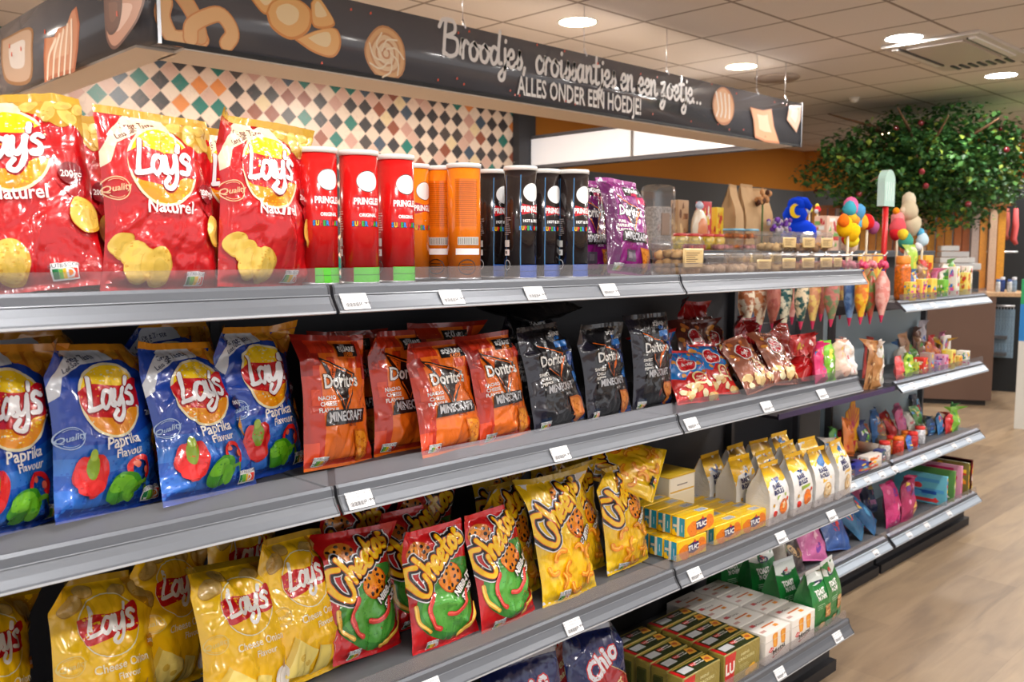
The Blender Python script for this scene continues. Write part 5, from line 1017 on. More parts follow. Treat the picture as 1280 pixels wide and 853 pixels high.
def sweet_box(px, Y, z, w, d, h, base, pal, lab, yw=0, grp=None, name='sweet_box', open_top=False, X=None):
    SEEDC[0] += 1; X = min(at(px, 400, Y=Y)[0], 4.96 - w / 2) if X is None else X
    mb = MB()
    if open_top:
        T_ = .003; b = M(base, 'card')
        mb.box((0, -d / 2 + T_ / 2, h * .35), (w, T_, h * .7), b); mb.box((0, d / 2 - T_ / 2, h / 2), (w, T_, h), b); mb.box((-w / 2 + T_ / 2, 0, h * .42), (T_, d, h * .84), b); mb.box((w / 2 - T_ / 2, 0, h * .42), (T_, d, h * .84), b); mb.box((0, 0, T_), (w, d, T_), b)
        box_art(mb, rnd_art(pal, SEEDC[0]), w, h * .7, d, 'front')
    else:
        mb.box((0, 0, h / 2), (w, d, h), M(base, 'card'), bev=.002); box_art(mb, rnd_art(pal, SEEDC[0]), w, h, d, 'front'); box_art(mb, rnd_art(pal, SEEDC[0] + 2), w, h, d, 'left')
    return mb.obj(name, loc=(X, Y, z), rot=(0, 0, yw), label=lab, category='sweet box', group=grp)
def jar(px, Y, z, r, h, body, lid, lab, grp=None, name='sweet_jar', X=None, cat='jar'):
    X = min(at(px, 400, Y=Y)[0], 4.96 - r) if X is None else X; t = empty(name, (X, Y, z), label=lab, category=cat, group=grp)
    MB().lathe([(r * .85, 0), (r, h * .08), (r, h * .72), (r * .8, h * .84)], (0, 0, 0), M(body, 'gloss', .3), n=20).obj('jar_body', parent=t)
    MB().lathe([(r * .86, h * .82), (r * .9, h * .84), (r * .9, h * .97), (r * .8, h)], (0, 0, 0), M(lid, 'plastic'), n=20).obj('lid', parent=t); return t
def item_wrap(px, Y, z, items):
    pass
# second shelf, right end: clear sweet bags
for k, (px, bs, pl, lab) in enumerate([(1028, (230, 60, 120), 'multi', 'pink and green striped sweet bag beside the glossy red bag'), (1040, (120, 190, 40), 'green', 'lime green sweet bag with yellow foot'), (1051, (240, 206, 190), 'red', 'see-through sweet bag with red top'), (1062, (226, 220, 216), 'white', 'clear sweet bag at the end of the second shelf')]):
    sweet_bag(px, 1.36, S2, .066, .125, bs, pl, lab, lean=.1, grp='little sweet bags at the shelf end')
for k, px in enumerate((996, 1007, 1017)): sweet_bag(px, 1.50, S2, .07, .13, (206, 50, 50), 'red', 'red topped sweet bag standing in the second row, %s one' % ['left', 'middle', 'right'][k], grp='little sweet bags in the second row')
# hanging brown bags in the gap of the far bay
for k, (px, Y, c, pl) in enumerate([(1088, 1.69, (176, 120, 70), 'brown'), (1097, 1.68, (186, 130, 76), 'brown'), (1101, 1.68, (236, 232, 226), 'white'), (1085, 1.82, (190, 60, 50), 'red')]):
    sweet_bag(px, Y, ZC - .588, .085, .20 - .012 * (k % 2), c, pl, '%s pointed sweet bag in the gap before the far shelf, %s one' % (['brown', 'tan', 'white', 'red'][k], ['first', 'second', 'third', 'rear'][k]), lean=-.05, roll=[.12, .08, -.1, .05][k], grp='upright bags in the shelf gap')
t = empty('sweet_tray', (3.40, 1.84, ZC - .60), label='dark shallow tray under the brown sweet bags', category='tray'); MB().box((0, 0, .006), (.98, .42, .012), M((52, 50, 60), 'plastic'), bev=.002).box((0, -.21, .01), (.98, .006, .02), M((60, 50, 90), 'plastic')).obj('tray_body', parent=t)
# far bay, top tier
G1 = 'sweets and toys on the top tier of the farthest bay'
jar(1126, 1.72, T1, .035, .20, (236, 120, 20), (240, 150, 60), 'tall orange sweet tube beside the pink cone bag', cat='sweet tube', name='sweet_tube')
sweet_bag(1137, 1.80, T1, .07, .24, (170, 206, 70), 'green', 'tall lime green hanging sweet bag behind the orange tube', lean=.0)
sweet_bag(1143, 1.74, T1, .06, .11, (230, 150, 120), 'multi', 'short colourful bag between the orange tube and the brown display box')
for k, px in enumerate((1136, 1150, 1162)): sweet_box(px, 1.66, T1, .062, .03, .095 - .01 * (k == 0), (240, 206, 90), ['multi', 'pink', 'blue'][k], 'small bright sweet packet at the front of the top tier, %s' % ['leftmost', 'middle', 'rightmost'][k], grp=G1)
sweet_box(1168, 1.84, T1, .16, .16, .15, (166, 116, 70), 'brown', 'brown cardboard display box on the top tier', open_top=True)
for k, px in enumerate((1176, 1183, 1190, 1197, 1204, 1211)): sweet_box(px, 1.69 + .03 * (k % 2), T1, .045, .04, .085 + .03 * ((k * 7) % 3), [(120, 190, 70), (90, 160, 110), (240, 236, 220), (230, 120, 50), (246, 220, 120), (250, 240, 230)][k], ['green', 'green', 'multi', 'orange', 'yellow', 'white'][k], 'small sweet packet in the crowded right part of the top tier, %s' % ['first', 'second', 'third', 'fourth', 'fifth', 'last'][k], grp=G1)
for k, px in enumerate((1176, 1182, 1188, 1193)): jar(px, 1.80, T1, .022, .13 + .012 * (k % 3), [(110, 190, 60), (60, 150, 190), (230, 190, 60), (226, 90, 50), (80, 170, 130)][k], [(60, 160, 60), (40, 110, 200), (240, 220, 60), (220, 50, 40), (240, 140, 30)][k], 'little toy sweet bottle with coloured cap behind the packets, %s' % ['first', 'second', 'third', 'fourth', 'fifth'][k], 'toy sweet bottles', name='sweet_bottle', cat='bottle')
sweet_box(1163, 1.92, T1, .10, .04, .20, (246, 190, 60), 'orange', 'yellow pointed sweets carton at the rear of the top tier')
t = MB().box((0, 0, .045), (.006, .10, .09), PET).box((0, 0, .002), (.09, .10, .004), PET).obj('clear_divider', loc=(4.88, 1.72, T1), label='clear plastic end stop at the right end of the top tier', category='divider')
# second tier
G2_ = 'sweets on the second tier of the farthest bay'
for k, (px, Y, w, h, bs, pl) in enumerate([(1128, 1.68, .07, .10, (226, 90, 90), 'red'), (1139, 1.70, .08, .10, (170, 206, 60), 'green'), (1136, 1.80, .09, .17, (176, 130, 96), 'brown'), (1150, 1.92, .08, .17, (150, 100, 80), 'brown')]): sweet_bag(px, Y, T2, w, h, bs, pl, '%s sweet bag on the second tier' % ['pink', 'lime and orange', 'brown hazel', 'dark brown back'][k], grp=G2_)
for k, (px, Y) in enumerate([(1145, 1.72), (1153, 1.70), (1161, 1.69), (1170, 1.68), (1179, 1.68), (1188, 1.67), (1197, 1.68), (1206, 1.67)]): sweet_box(px, Y, T2, .05, .05, .055 + .02 * (k % 3), [(200, 210, 90), (230, 60, 50), (170, 150, 140), (150, 130, 170), (220, 160, 190), (230, 216, 110), (230, 190, 90), (236, 230, 220)][k], ['green', 'red', 'blue', 'purple', 'pink', 'yellow', 'orange', 'multi'][k], 'small sweet packet along the front of the second tier, %s from the left' % ['first', 'second', 'third', 'fourth', 'fifth', 'sixth', 'seventh', 'last'][k], grp=G2_)
for k, (px, Y) in enumerate([(1165, 1.86), (1175, 1.85), (1184, 1.85), (1192, 1.84)]): jar(px, Y, T2, .028, .11 + .01 * (k % 2), [(236, 226, 180), (240, 200, 60), (236, 216, 160), (230, 190, 120)][k], [(240, 236, 226), (246, 226, 120), (240, 230, 200), (236, 220, 160)][k], 'cream sweet tub behind the front packets, %s' % ['first', 'second', 'third', 'fourth'][k], 'cream sweet tubs', cat='tub')
sweet_box(1204, 1.80, T2, .10, .02, .135, (244, 240, 232), 'multi', 'white spotted card box near the right end of the second tier')
sweet_bag(1178, 1.98, T2, .09, .20, (206, 200, 210), 'blue', 'silver cellophane bag sticking up at the back of the second tier', lean=.1)
# third tier (both far bays)
z3 = T3
A = Art(sx=0); A.poly([(-50, 0), (50, 0), (50, 100), (22, 104), (14, 120), (-10, 125), (-24, 106), (-50, 98)], (246, 176, 30))
for k in range(7): a = PI / 2 + (k - 3) * .33; A.stroke([(0, 50), (0 + 55 * math.cos(a), 50 + 62 * math.sin(a))], 5, (206, 50, 110), sm=False)
A.rect(-50, 0, 50, 26, (214, 40, 70)); A.text('CANDY', 0, 13, 15, (250, 240, 230), bold=.04) if False else None
p = at(1064, 555, Y=1.86); mb = MB().box((0, .03, .05), (.13, .06, .1), M((214, 40, 70), 'card')); art_on(mb, A, planar((0, -.002, 0), (1, 0, 0), (0, 0, 1), .135, .25), 'card'); mb.prism([(-.0675, 0), (.0675, 0), (.0675, .2), (.03, .208), (.02, .24), (-.013, .25), (-.03, .212), (-.0675, .196)], -.001, .001, M((240, 160, 40), 'card'))
mb.obj('display_card', loc=(p[0], p[1], z3), label='yellow and pink sunburst display card on the third tier', category='display card')
G3 = 'sweets on the third tier of the far bays'
L3_ = [(1047, 1.67, .12, .05, .05, (150, 190, 150), 'green', 'low pale green tray packet next to the bread chip bags'), (1062, 1.70, .12, .06, .045, (90, 60, 50), 'brown', 'flat brown and white packet in front of the sunburst card'), (1078, 1.67, .15, .06, .045, (40, 50, 140), 'blue', 'dark blue low carton at the front of the third tier'), (1094, 1.665, .13, .05, .06, (236, 226, 214), 'orange', 'white carton with an orange stripe on the third tier'), (1103, 1.80, .2, .14, .06, (196, 184, 168), 'white', 'grey cardboard tray in the middle of the third tier'), (1165, 1.86, .5, .18, .055, (186, 170, 146), 'brown', 'long brown cardboard tray at the rear of the third tier')]
for k, (px, Y, w, d, h, bs, pl, lab) in enumerate(L3_): sweet_box(px, Y, z3, w, d, h, bs, pl, lab, grp=G3, open_top=k in (4, 5))
for k, (px, bs, ld) in enumerate([(1112, (230, 226, 220), (214, 50, 40)), (1121, (236, 130, 40), (220, 50, 40)), (1129, (230, 60, 40), (250, 130, 40)), (1139, (240, 150, 40), (230, 110, 30)), (1147, (214, 40, 40), (226, 50, 40)), (1156, (236, 236, 240), (226, 60, 50))]): jar(px, 1.69 + .03 * (k % 2), z3, .026, .085, bs, ld, 'small round sweet pot on the third tier, %s from the left' % ['first', 'second', 'third', 'fourth', 'fifth', 'last'][k], 'small round sweet pots', name='sweet_pot', cat='tub')
for k, (px, Y, w, h, bs, pl) in enumerate([(1090, 1.94, .12, .17, (226, 130, 90), 'orange'), (1124, 1.97, .17, .17, (176, 170, 180), 'pink'), (1158, 1.95, .1, .16, (60, 70, 90), 'blue'), (1172, 1.76, .09, .09, (40, 70, 110), 'blue'), (1183, 1.74, .08, .1, (60, 130, 190), 'blue'), (1192, 1.72, .07, .1, (214, 50, 50), 'red'), (1200, 1.72, .08, .12, (130, 190, 60), 'green'), (1209, 1.74, .08, .13, (90, 170, 90), 'green'), (1148, 1.68, .1, .07, (60, 110, 190), 'blue')]):
    sweet_bag(px, Y, z3, w, h, bs, pl, '%s sweet bag on the third tier' % ['peach rear', 'silver and pink reclining', 'dark rear', 'navy', 'sky blue', 'red', 'lime', 'green right end', 'blue front'][k], lean=[.5, .9, .2, .3, .2, .1, .1, .1, .3][k], grp=G3)
# bottom tier
G4 = 'bags on the bottom tier of the far bays'
for k, (px, py, Y, w, h, bs, pl, ln, rl) in enumerate([(958, 0, 1.80, .12, .16, (196, 180, 160), 'brown', .5, .2), (975, 0, 1.72, .12, .16, (110, 40, 70), 'pink', .6, -.3), (990, 0, 1.72, .1, .17, (176, 170, 160), 'white', .5, .2), (1006, 0, 1.70, .12, .17, (60, 50, 50), 'brown', .6, .1), (1030, 0, 1.70, .17, .19, (216, 110, 170), 'pink', .75, .25), (1060, 0, 1.70, .17, .19, (50, 90, 160), 'blue', .75, .2), (1075, 0, 1.78, .1, .24, (30, 60, 100), 'blue', .7, -.6), (1088, 0, 1.72, .1, .24, (50, 110, 150), 'blue', .8, -.6), (1104, 0, 1.72, .1, .24, (40, 100, 150), 'blue', .8, -.55), (1128, 0, 1.70, .14, .17, (206, 50, 120), 'pink', .2, 0), (1146, 0, 1.69, .13, .17, (170, 40, 90), 'purple', .15, .05)]):
    sweet_bag(px, Y, T4, w * 1.1, h * 1.15, bs, pl, '%s sweet bag on the bottom tier' % ['beige', 'plum', 'off-white', 'dark brown with peach sweets', 'pink and white', 'blue and orange reclining', 'navy tube shaped rear', 'steel blue tube shaped', 'right hand blue tube shaped', 'magenta', 'purple red'][k], lean=ln * .75, roll=rl, d=.026, grp=G4)
for k, (px, h, bs, pl) in enumerate([(1160, .15, (110, 190, 210), 'blue'), (1170, .16, (90, 140, 70), 'green'), (1179, .17, (226, 150, 180), 'pink'), (1188, .17, (120, 110, 50), 'yellow'), (1197, .18, (200, 50, 60), 'red'), (1205, .18, (150, 40, 50), 'red')]): sweet_box(px, 1.78, T4, .02, .26, h, bs, pl, 'upright picture book packet on the bottom tier, %s from the left' % ['first', 'second', 'third', 'fourth', 'fifth', 'last'][k], grp='upright flat packets', name='activity_book')
DSC = ['first', 'second', 'third', 'fourth', 'fifth', 'sixth', 'seventh', 'eighth', 'ninth', 'tenth', 'eleventh', 'twelfth']
rr = random.Random(21)
PK = list(PAL)
CS = [(236, 226, 214), (206, 60, 60), (70, 120, 180), (240, 190, 60), (110, 170, 90), (220, 120, 160), (150, 110, 80), (60, 70, 120), (240, 130, 50)]
for k in range(11):
    px = 1044 + k * 11.5; sweet_bag(px, 1.83 + .03 * (k % 2), T3, .085, .10 + .03 * (k % 3), CS[(k * 4) % 9], PK[(k * 3) % 10], 'small sweet bag in the second row of the third tier, %s from the left' % DSC[k], lean=rr.uniform(.1, .5), roll=rr.uniform(-.3, .3), grp='second row sweet bags on the third tier')
for k in range(12):
    px = 962 + k * 12.5; sweet_bag(px, 1.86 if k % 2 else 1.78, T4, .12, .17 + .03 * (k % 2), CS[(k * 2 + 3) % 9] if k > 4 else CS[(0, 6, 5, 7, 0)[k]], PK[(k * 7 + 2) % 10], 'sweet bag in the rear row of the bottom tier, %s from the left' % DSC[k], lean=rr.uniform(.2, .5), roll=rr.uniform(-.4, .3), d=.022, grp='rear row sweet bags on the bottom tier')
for k in range(5):
    px = 1040 + k * 22; sweet_box(px, 1.675, T3, .055, .04, .05 + .012 * (k % 2), CS[(k * 5 + 1) % 9], PK[(k + 4) % 10], 'little sweet packet filling the front of the third tier, %s from the left' % DSC[k], yw=rr.uniform(-.2, .2), grp='little packets on the third tier') if k in (0, 3) else None
for k in range(9):
    px = 1128 + k * 9; sweet_bag(px, 1.80, T2, .07, .11 + .03 * (k % 2), CS[(k * 2) % 9], PK[(k * 3 + 1) % 10], 'sweet bag in the middle row of the second tier, %s from the left' % DSC[k], lean=rr.uniform(0, .3), roll=rr.uniform(-.15, .15), grp='middle row sweet bags on the second tier')
for k in range(7):
    px = 1140 + k * 9; sweet_bag(px, 1.74, T1, .06, .13 + .02 * (k % 3), CS[(k * 4 + 2) % 9], PK[(k * 3) % 10], 'sweet bag in the middle row of the top tier, %s from the left' % DSC[k], lean=rr.uniform(0, .2), roll=rr.uniform(-.1, .1), grp='middle row sweet bags on the top tier')
# ------------------------------------------------------------------ plush lollies and toy sticks above the far bay
p = at(1105, 310, Y=1.92); t = empty('ice_lolly_sign', (p[0], p[1], T1), label='mint white ice lolly shaped sign on a red stick', category='sign')
hz = at(1105, 212, Y=1.92)[2] - T1; hb = at(1105, 258, Y=1.92)[2] - T1; wv = .058
pts = [(-wv, hb), (wv, hb)] + [(wv * math.cos(a), hz - wv + wv * math.sin(a)) for a in [PI * k / 12 for k in range(13)]]
MB().prism(pts, -.018, .018, M((196, 232, 222), 'gloss')).obj('lolly', parent=t); MB().tube([(0, 0, 0), (0, 0, hb + .01)], .014, M((214, 30, 34), 'plastic'), n=10).obj('stick', parent=t)
for k in range(4): MB().box((-.036 + .024 * k, -.019, hb + .07), (.005, .002, .09), M((236, 248, 246), 'gloss'), bev=.0008).obj('groove', parent=t)
def plush(px, py, Y, parts, lab, cat='plush toy', name='plush_lolly', base=None):
    p = at(px, py, Y=Y); t = empty(name, (p[0], p[1], T1 if base is None else base), label=lab, category=cat); z0 = p[2] - t.location.z
    c0 = MB(); 
    for k, (dx, dz, r, c) in enumerate(parts): c0.blob((dx * 1.15, .01 * (k % 2), z0 + dz * 1.15), (r * 1.2, r, r * 1.25), M(c, 'cloth'), k, .12, 2)
    c0.obj('plush_head', parent=t); MB().tube([(0, 0, 0), (0, 0, z0)], .006, M((226, 210, 180), 'plastic'), n=6).obj('stick', parent=t); return t
plush(1066, 268, 1.90, [(-.03, .02, .03, (70, 170, 190)), (0, .03, .035, (236, 110, 160)), (.04, .01, .035, (90, 160, 210)), (.02, -.02, .03, (246, 160, 60)), (-.02, -.01, .026, (240, 190, 60)), (.07, .0, .026, (40, 40, 50)), (.08, -.03, .03, (246, 170, 50)), (.05, -.03, .028, (90, 180, 220))], 'large mixed colour plush lolly head at the left of the toys')
plush(1060, 290, 1.80, [(-.04, .04, .024, (246, 120, 30)), (-.01, .02, .036, (250, 196, 20)), (.03, .0, .036, (250, 200, 30)), (.05, -.03, .03, (240, 220, 60))], 'yellow duck like plush with orange tip')
plush(1062, 306, 1.84, [(0, 0, .034, (236, 214, 196)), (.02, .02, .024, (240, 226, 210)), (-.03, .02, .02, (226, 60, 50))], 'cream coloured plush lolly low beside the yellow one')
plush(1084, 278, 1.95, [(0, 0, .032, (220, 40, 40)), (.035, .0, .028, (226, 130, 160)), (.06, -.02, .028, (176, 90, 140))], 'red and pink plush lolly left of the red stick')
plush(1122, 284, 1.95, [(0, 0, .04, (226, 90, 100)), (.02, .03, .036, (240, 150, 150)), (-.02, -.03, .028, (214, 40, 50)), (.0, .07, .016, (246, 150, 30))], 'pink octopus like plush right of the red stick')
plush(1136, 264, 1.93, [(0, 0, .045, (206, 190, 160)), (.02, .045, .036, (220, 206, 180)), (.03, -.06, .05, (210, 196, 166)), (-.03, .0, .02, (220, 206, 180))], 'tall beige plush animal leaning above the others')
plush(1132, 302, 1.85, [(0, 0, .035, (70, 150, 130)), (.045, .0, .028, (100, 170, 150)), (-.03, .03, .024, (240, 206, 60)), (.02, -.03, .024, (230, 140, 110))], 'teal and yellow plush lolly low on the right')
plush(1153, 300, 1.88, [(0, 0, .03, (200, 226, 240)), (0, .03, .02, (90, 170, 210)), (.03, -.01, .018, (246, 150, 30)), (-.02, -.03, .02, (236, 236, 240))], 'white and light blue plush figure at the right of the toys')
for k, px in enumerate((1078, 1086, 1094, 1100)):
    p = at(px, 300, Y=1.78); MB().box((0, 0, .12), (.05, .012, .14), M([(236, 190, 80), (226, 206, 150), (230, 160, 70), (226, 210, 90)][k], 'film'), bev=.004).tube([(0, 0, 0), (0, 0, .06)], .003, M((236, 236, 230), 'plastic'), n=6).obj('lolly_pack', loc=(p[0], p[1], T1 + .02), label='yellowish wrapped lolly pack left of the red stick, %s' % ['first', 'second', 'third', 'fourth'][k], category='lolly', group='wrapped lolly packs')
# ------------------------------------------------------------------ display table behind the gondola
zt_ = at(900, 313, Y=2.5)[2]
t = empty('display_table', (4.85, 2.75, 0), label='dark grey display table behind the top shelf, carrying jars and toys', category='table')
MB().box((0, 0, zt_ - .02), (3.1, .62, .04), M((84, 88, 94), 'paint'), bev=.003).obj('table_top', parent=t); MB().box((0, .03, zt_ / 2 - .02), (3.04, .5, zt_ - .04), M((60, 62, 66), 'paint')).obj('cabinet', parent=t)
def tX(px, Y): return at(px, 300, Y=Y)[0]
for k, px in enumerate((850, 867, 884, 897)): jar(0, 2.56, zt_ + .003, .036, .078, [(226, 196, 70), (230, 200, 80), (220, 190, 60), (226, 190, 80)][k], (206, 70, 70), 'yellow sweet jar with red lid behind the trays, %s' % ['first', 'second', 'third', 'fourth'][k], 'red lidded yellow jars', X=tX(px, 2.56))
for k, px in enumerate((915, 933)): tub('cookie_tub', tX(px, 2.56), 2.56, zt_ + .001, .105, .09, .058, 'clear tub of orange sweets on the rear table, %s' % ['left', 'right'][k], 'clear tubs on the rear table', (226, 130, 50), seed=50 + k, labelart=False)
for k, px in enumerate((917, 935)): tub('cookie_tub', tX(px, 2.56), 2.56, zt_ + .061, .095, .09, .05, 'light blue lidded sweet tub on top of the clear ones, %s' % ['left', 'right'][k], 'blue lidded tubs', (220, 120, 40), seed=54 + k, labelart=False, lid=(130, 196, 226))
for k, (px, c) in enumerate(((870, (206, 60, 60)), (905, (226, 150, 150)), (940, (226, 160, 160)))): tub('sweet_tray', tX(px, 2.47), 2.478, zt_ + .001, .15, .06, .03, 'flat %s sweet tray at the front of the rear table' % ['red', 'pink', 'pale pink'][k], 'flat sweet trays', c, seed=60 + k, labelart=False)
def wx(px, Y=2.9): return at(px, 300, Y=Y)[0]
YB2 = 2.93; zz = zt_
t = empty('gift_basket', (wx(828), YB2, zz), label='pale wrapped gift basket behind the purple chip bag', category='gift basket'); MB().box((0, 0, .1), (.11, .09, .2), M((206, 196, 190), 'matte', .3), bev=.01).box((0, -.048, .12), (.06, .004, .10), M((180, 150, 130), 'card')).obj('contents', parent=t); MB().box((0, 0, .15), (.15, .12, .30), PET, bev=.03).obj('wrapping', parent=t)
for k, (px, w, h, bs, pl, lab) in enumerate([(849, .07, .20, (190, 150, 110), 'brown', 'small brown and yellow gift pack left of the oval pack'), (879, .06, .20, (206, 60, 70), 'red', 'narrow red pack beside the oval pack'), (895, .05, .18, (236, 200, 50), 'yellow', 'narrow yellow pack with pink top'), (860, .05, .2, (110, 100, 100), 'white', 'grey clear pack behind the oval pack')]): sweet_box(0, YB2 + .05 * (k == 3), zz, w, .05, h, bs, pl, lab, name='gift_pack', X=wx(px, YB2))
t = empty('oval_gift_pack', (wx(868), YB2 - .06, zz), label='cream oval gift pack with orange centre', category='gift pack'); MB().blob((0, 0, .085), (.055, .03, .085), M((236, 220, 196), 'film'), 1, .03).obj('oval_body', parent=t); MB().blob((0, -.02, .08), (.035, .016, .055), M((230, 140, 90), 'film'), 2, .03).obj('centre_patch', parent=t); MB().blob((0, 0, .18), (.022, .016, .02), M((190, 200, 220), 'film'), 3, .2).obj('bow', parent=t)
for k, (px, h) in enumerate(((914, .27), (929, .28), (943, .27))): peaked_bag('paper_bag', wx(px, YB2 + .04 * k), YB2 + .03 * k, zz, .13, .09, h, .3 - .2 * k, 'brown kraft paper bag at the back, %s of three' % ['left', 'middle', 'right'][k], 'paper bag', 'brown kraft paper bags', None, (196, 160, 118), (186, 150, 108), 300 + k, kind='matte')
t = empty('dried_bouquet', (wx(954), YB2 - .02, zz), label='brown dried bouquet ball on a stem above the purple flowers', category='bouquet'); b = MB(); rr = random.Random(4)
for k in range(22): a, q = rr.uniform(0, 6.28), rr.uniform(0, .055); b.blob((q * math.cos(a), q * math.sin(a) * .6, .235 + rr.uniform(-.03, .03)), .014, M((206, 150, 100) if k % 3 else (90, 56, 40), 'matte'), k, .2, 1)
b.obj('flower_heads', parent=t); MB().tube([(0, 0, 0), (0, 0, .23)], .005, M((80, 110, 60), 'matte')).obj('stem', parent=t)
for k, px in enumerate((961, 968, 975)):
    t = empty('purple_flower_pot', (wx(px), YB2 - .06, zz), label='purple and white artificial flower pot, %s of three' % ['left', 'middle', 'right'][k], category='flower pot', group='purple flower pots'); b = MB()
    for q in range(12): a, u = rr.uniform(0, 6.28), rr.uniform(0, .03); b.blob((u * math.cos(a), u * math.sin(a), .09 + rr.uniform(0, .05)), .013, M((120, 70, 170) if q % 2 else (200, 190, 196), 'matte'), q, .2, 1)
    b.obj('flower_heads', parent=t); MB().lathe([(.018, 0), (.026, .06), (.024, .062)], (0, 0, 0), M((150, 140, 140), 'matte')).obj('pot', parent=t)
t = empty('plush_wizard', (wx(1000), YB2 - .02, zz), (0, 0, -.7), label='bright blue plush gnome with a floppy hat bearing a yellow moon', category='plush toy'); BLUE = M((14, 60, 200), 'cloth')
MB().blob((0, 0, .07), (.085, .06, .085), BLUE, 2, .1).obj('plush_body', parent=t); h = MB().blob((-.02, 0, .17), (.06, .045, .055), BLUE, 4, .06).blob((-.015, 0, .215), (.045, .04, .035), BLUE, 5, .06); h.tube([(-.01, 0, .22), (.03, 0, .225), (.055, 0, .20), (.06, 0, .215)], [.035, .024, .015, .006], BLUE); h.obj('hat', parent=t)
b = MB(); pts = [(-.03 + .030 * math.cos(a), .185 + .034 * math.sin(a)) for a in [PI * .55 + PI * 1.1 * k / 10 for k in range(11)]] + [(-.018 + .022 * math.cos(a), .187 + .025 * math.sin(a)) for a in [PI * 1.6 - PI * 1.05 * k / 10 for k in range(11)]]; b.prism(pts, -.052, -.046, M((246, 206, 40), 'cloth')); b.obj('moon_patch', parent=t)
b = MB(); 
for q in range(9): a = q * .7; b.blob((.02 + .022 * math.cos(a) * (q > 0), -.065, .055 + .024 * math.sin(a) * (q > 0)), .014, M((236, 236, 240), 'cloth'), q, .2, 1)
b.obj('beard_flower', parent=t)
sweet_box(0, YB2, zz, .13, .09, .17, (226, 186, 160), 'white', 'plain pinkish carton right of the blue plush', name='gift_carton', X=wx(1033, YB2))
for k, (px, c) in enumerate([(1012, (206, 200, 80)), (1022, (206, 50, 60))]): plush(px, 262, 3.02, [(0, 0, .02, c), (.01, .02, .014, (240, 220, 90)), (-.012, -.01, .014, (200, 210, 220))], 'small %s ornament on a stick behind the pinkish carton' % ['yellow', 'red'][k], cat='ornament', name='ornament_stick', base=zz)
for o in list(COL.objects):
    if o.parent is None and o.name.split('.')[0] in ('gift_basket', 'gift_pack', 'oval_gift_pack', 'paper_bag', 'dried_bouquet', 'purple_flower_pot', 'plush_wizard', 'gift_carton'):
        q = 1.15 if o.name.startswith('gift_basket') else 1.36; o.scale = (q, 1.0, q)
# ------------------------------------------------------------------ checkout kiosk with slatted screen and leafy tree
kA = Vector((9.04, 2.88, 0)); dv = Vector((-.5, .866, 0)); bv = Vector((.866, .5, 0)); ang = math.atan2(dv.y, dv.x)
CB_ = M((104, 80, 68), 'paint')
t = empty('checkout_counter', (kA.x, kA.y, 0), (0, 0, ang), label='brown checkout counter with a pale wood top behind the shelves', category='counter')
MB().box((.9, -.4, .54), (1.8, .8, .98), CB_).obj('counter_front', parent=t); MB().box((.9, -.4, .03), (1.72, .72, .06), M((40, 36, 34), 'paint')).obj('plinth', parent=t); MB().box((.78, -.4, 1.045), (2.2, .84, .035), M((206, 168, 128), 'card', .15), bev=.004).obj('worktop', parent=t); MB().box((.62, .003, .54), (.006, .006, .96), M((70, 52, 44), 'paint')).obj('panel_joint', parent=t)
def kp(u_, v_, z): return kA + dv * u_ - Vector((-bv.x, -bv.y, 0)) * v_ + Vector((0, 0, z))
t2 = empty('slatted_screen', tuple(kp(0, .5, 1.063)), (0, 0, ang), label='tall slatted wooden screen in ochre tones on the counter below the tree', category='screen')
SL = [(226, 156, 40), (190, 104, 36), (226, 150, 50), (214, 134, 30), (170, 90, 30), (226, 190, 160), (220, 146, 30), (190, 170, 160)]
for k in range(24):
    h_ = .82; MB().box((-.12 + k * .078, (k % 2) * .02, h_ / 2), (.066, .05, h_), M(SL[(k * 5) % 8], 'card', .12), bev=.003).obj('slat', parent=t2)
MB().box((.78, .01, h_ + .01), (1.95, .09, .03), M((150, 90, 40), 'card')).obj('top_rail', parent=t2)
p = kp(.32, .16, 1.063); t = empty('receipt_printer', tuple(p), (0, 0, ang), label='white till printer with layered trays on a black box beside the slats', category='till printer')
MB().box((0, 0, .10), (.34, .3, .2), M((30, 32, 36), 'plastic'), bev=.01).obj('cash_drawer', parent=t); MB().lathe([(.022, 0), (.022, .012), (.001, .014)], (0, .152, .10), M((196, 198, 202), 'metal'), axis='Y', n=16).obj('lock', parent=t)
b = MB().box((0, 0, .24), (.36, .3, .06), M((206, 208, 210), 'plastic'), bev=.008).box((.02, 0, .30), (.3, .28, .05), M((226, 226, 226), 'plastic'), bev=.008).box((.04, 0, .355), (.24, .26, .05), M((212, 212, 214), 'plastic'), bev=.008).box((.08, 0, .41), (.16, .2, .05), M((230, 230, 230), 'plastic'), bev=.008); b.obj('printer_housing', parent=t)
p = kp(-.16, .30, 1.063)
for k in range(4): q = kp(-.05 - .05 * k, .2 + .05 * (k % 2), 1.063); jar(0, q[1], q[2], .022, .12 + .02 * (k % 2), [(220, 226, 232), (60, 90, 170), (210, 220, 226), (150, 180, 210)][k], [(70, 120, 190), (230, 230, 236), (60, 90, 160), (240, 240, 244)][k], 'small blue and white bottle on the counter end, %s' % ['first', 'second', 'third', 'fourth'][k], 'bottles at the counter end', name='counter_bottle', X=q[0], cat='bottle')
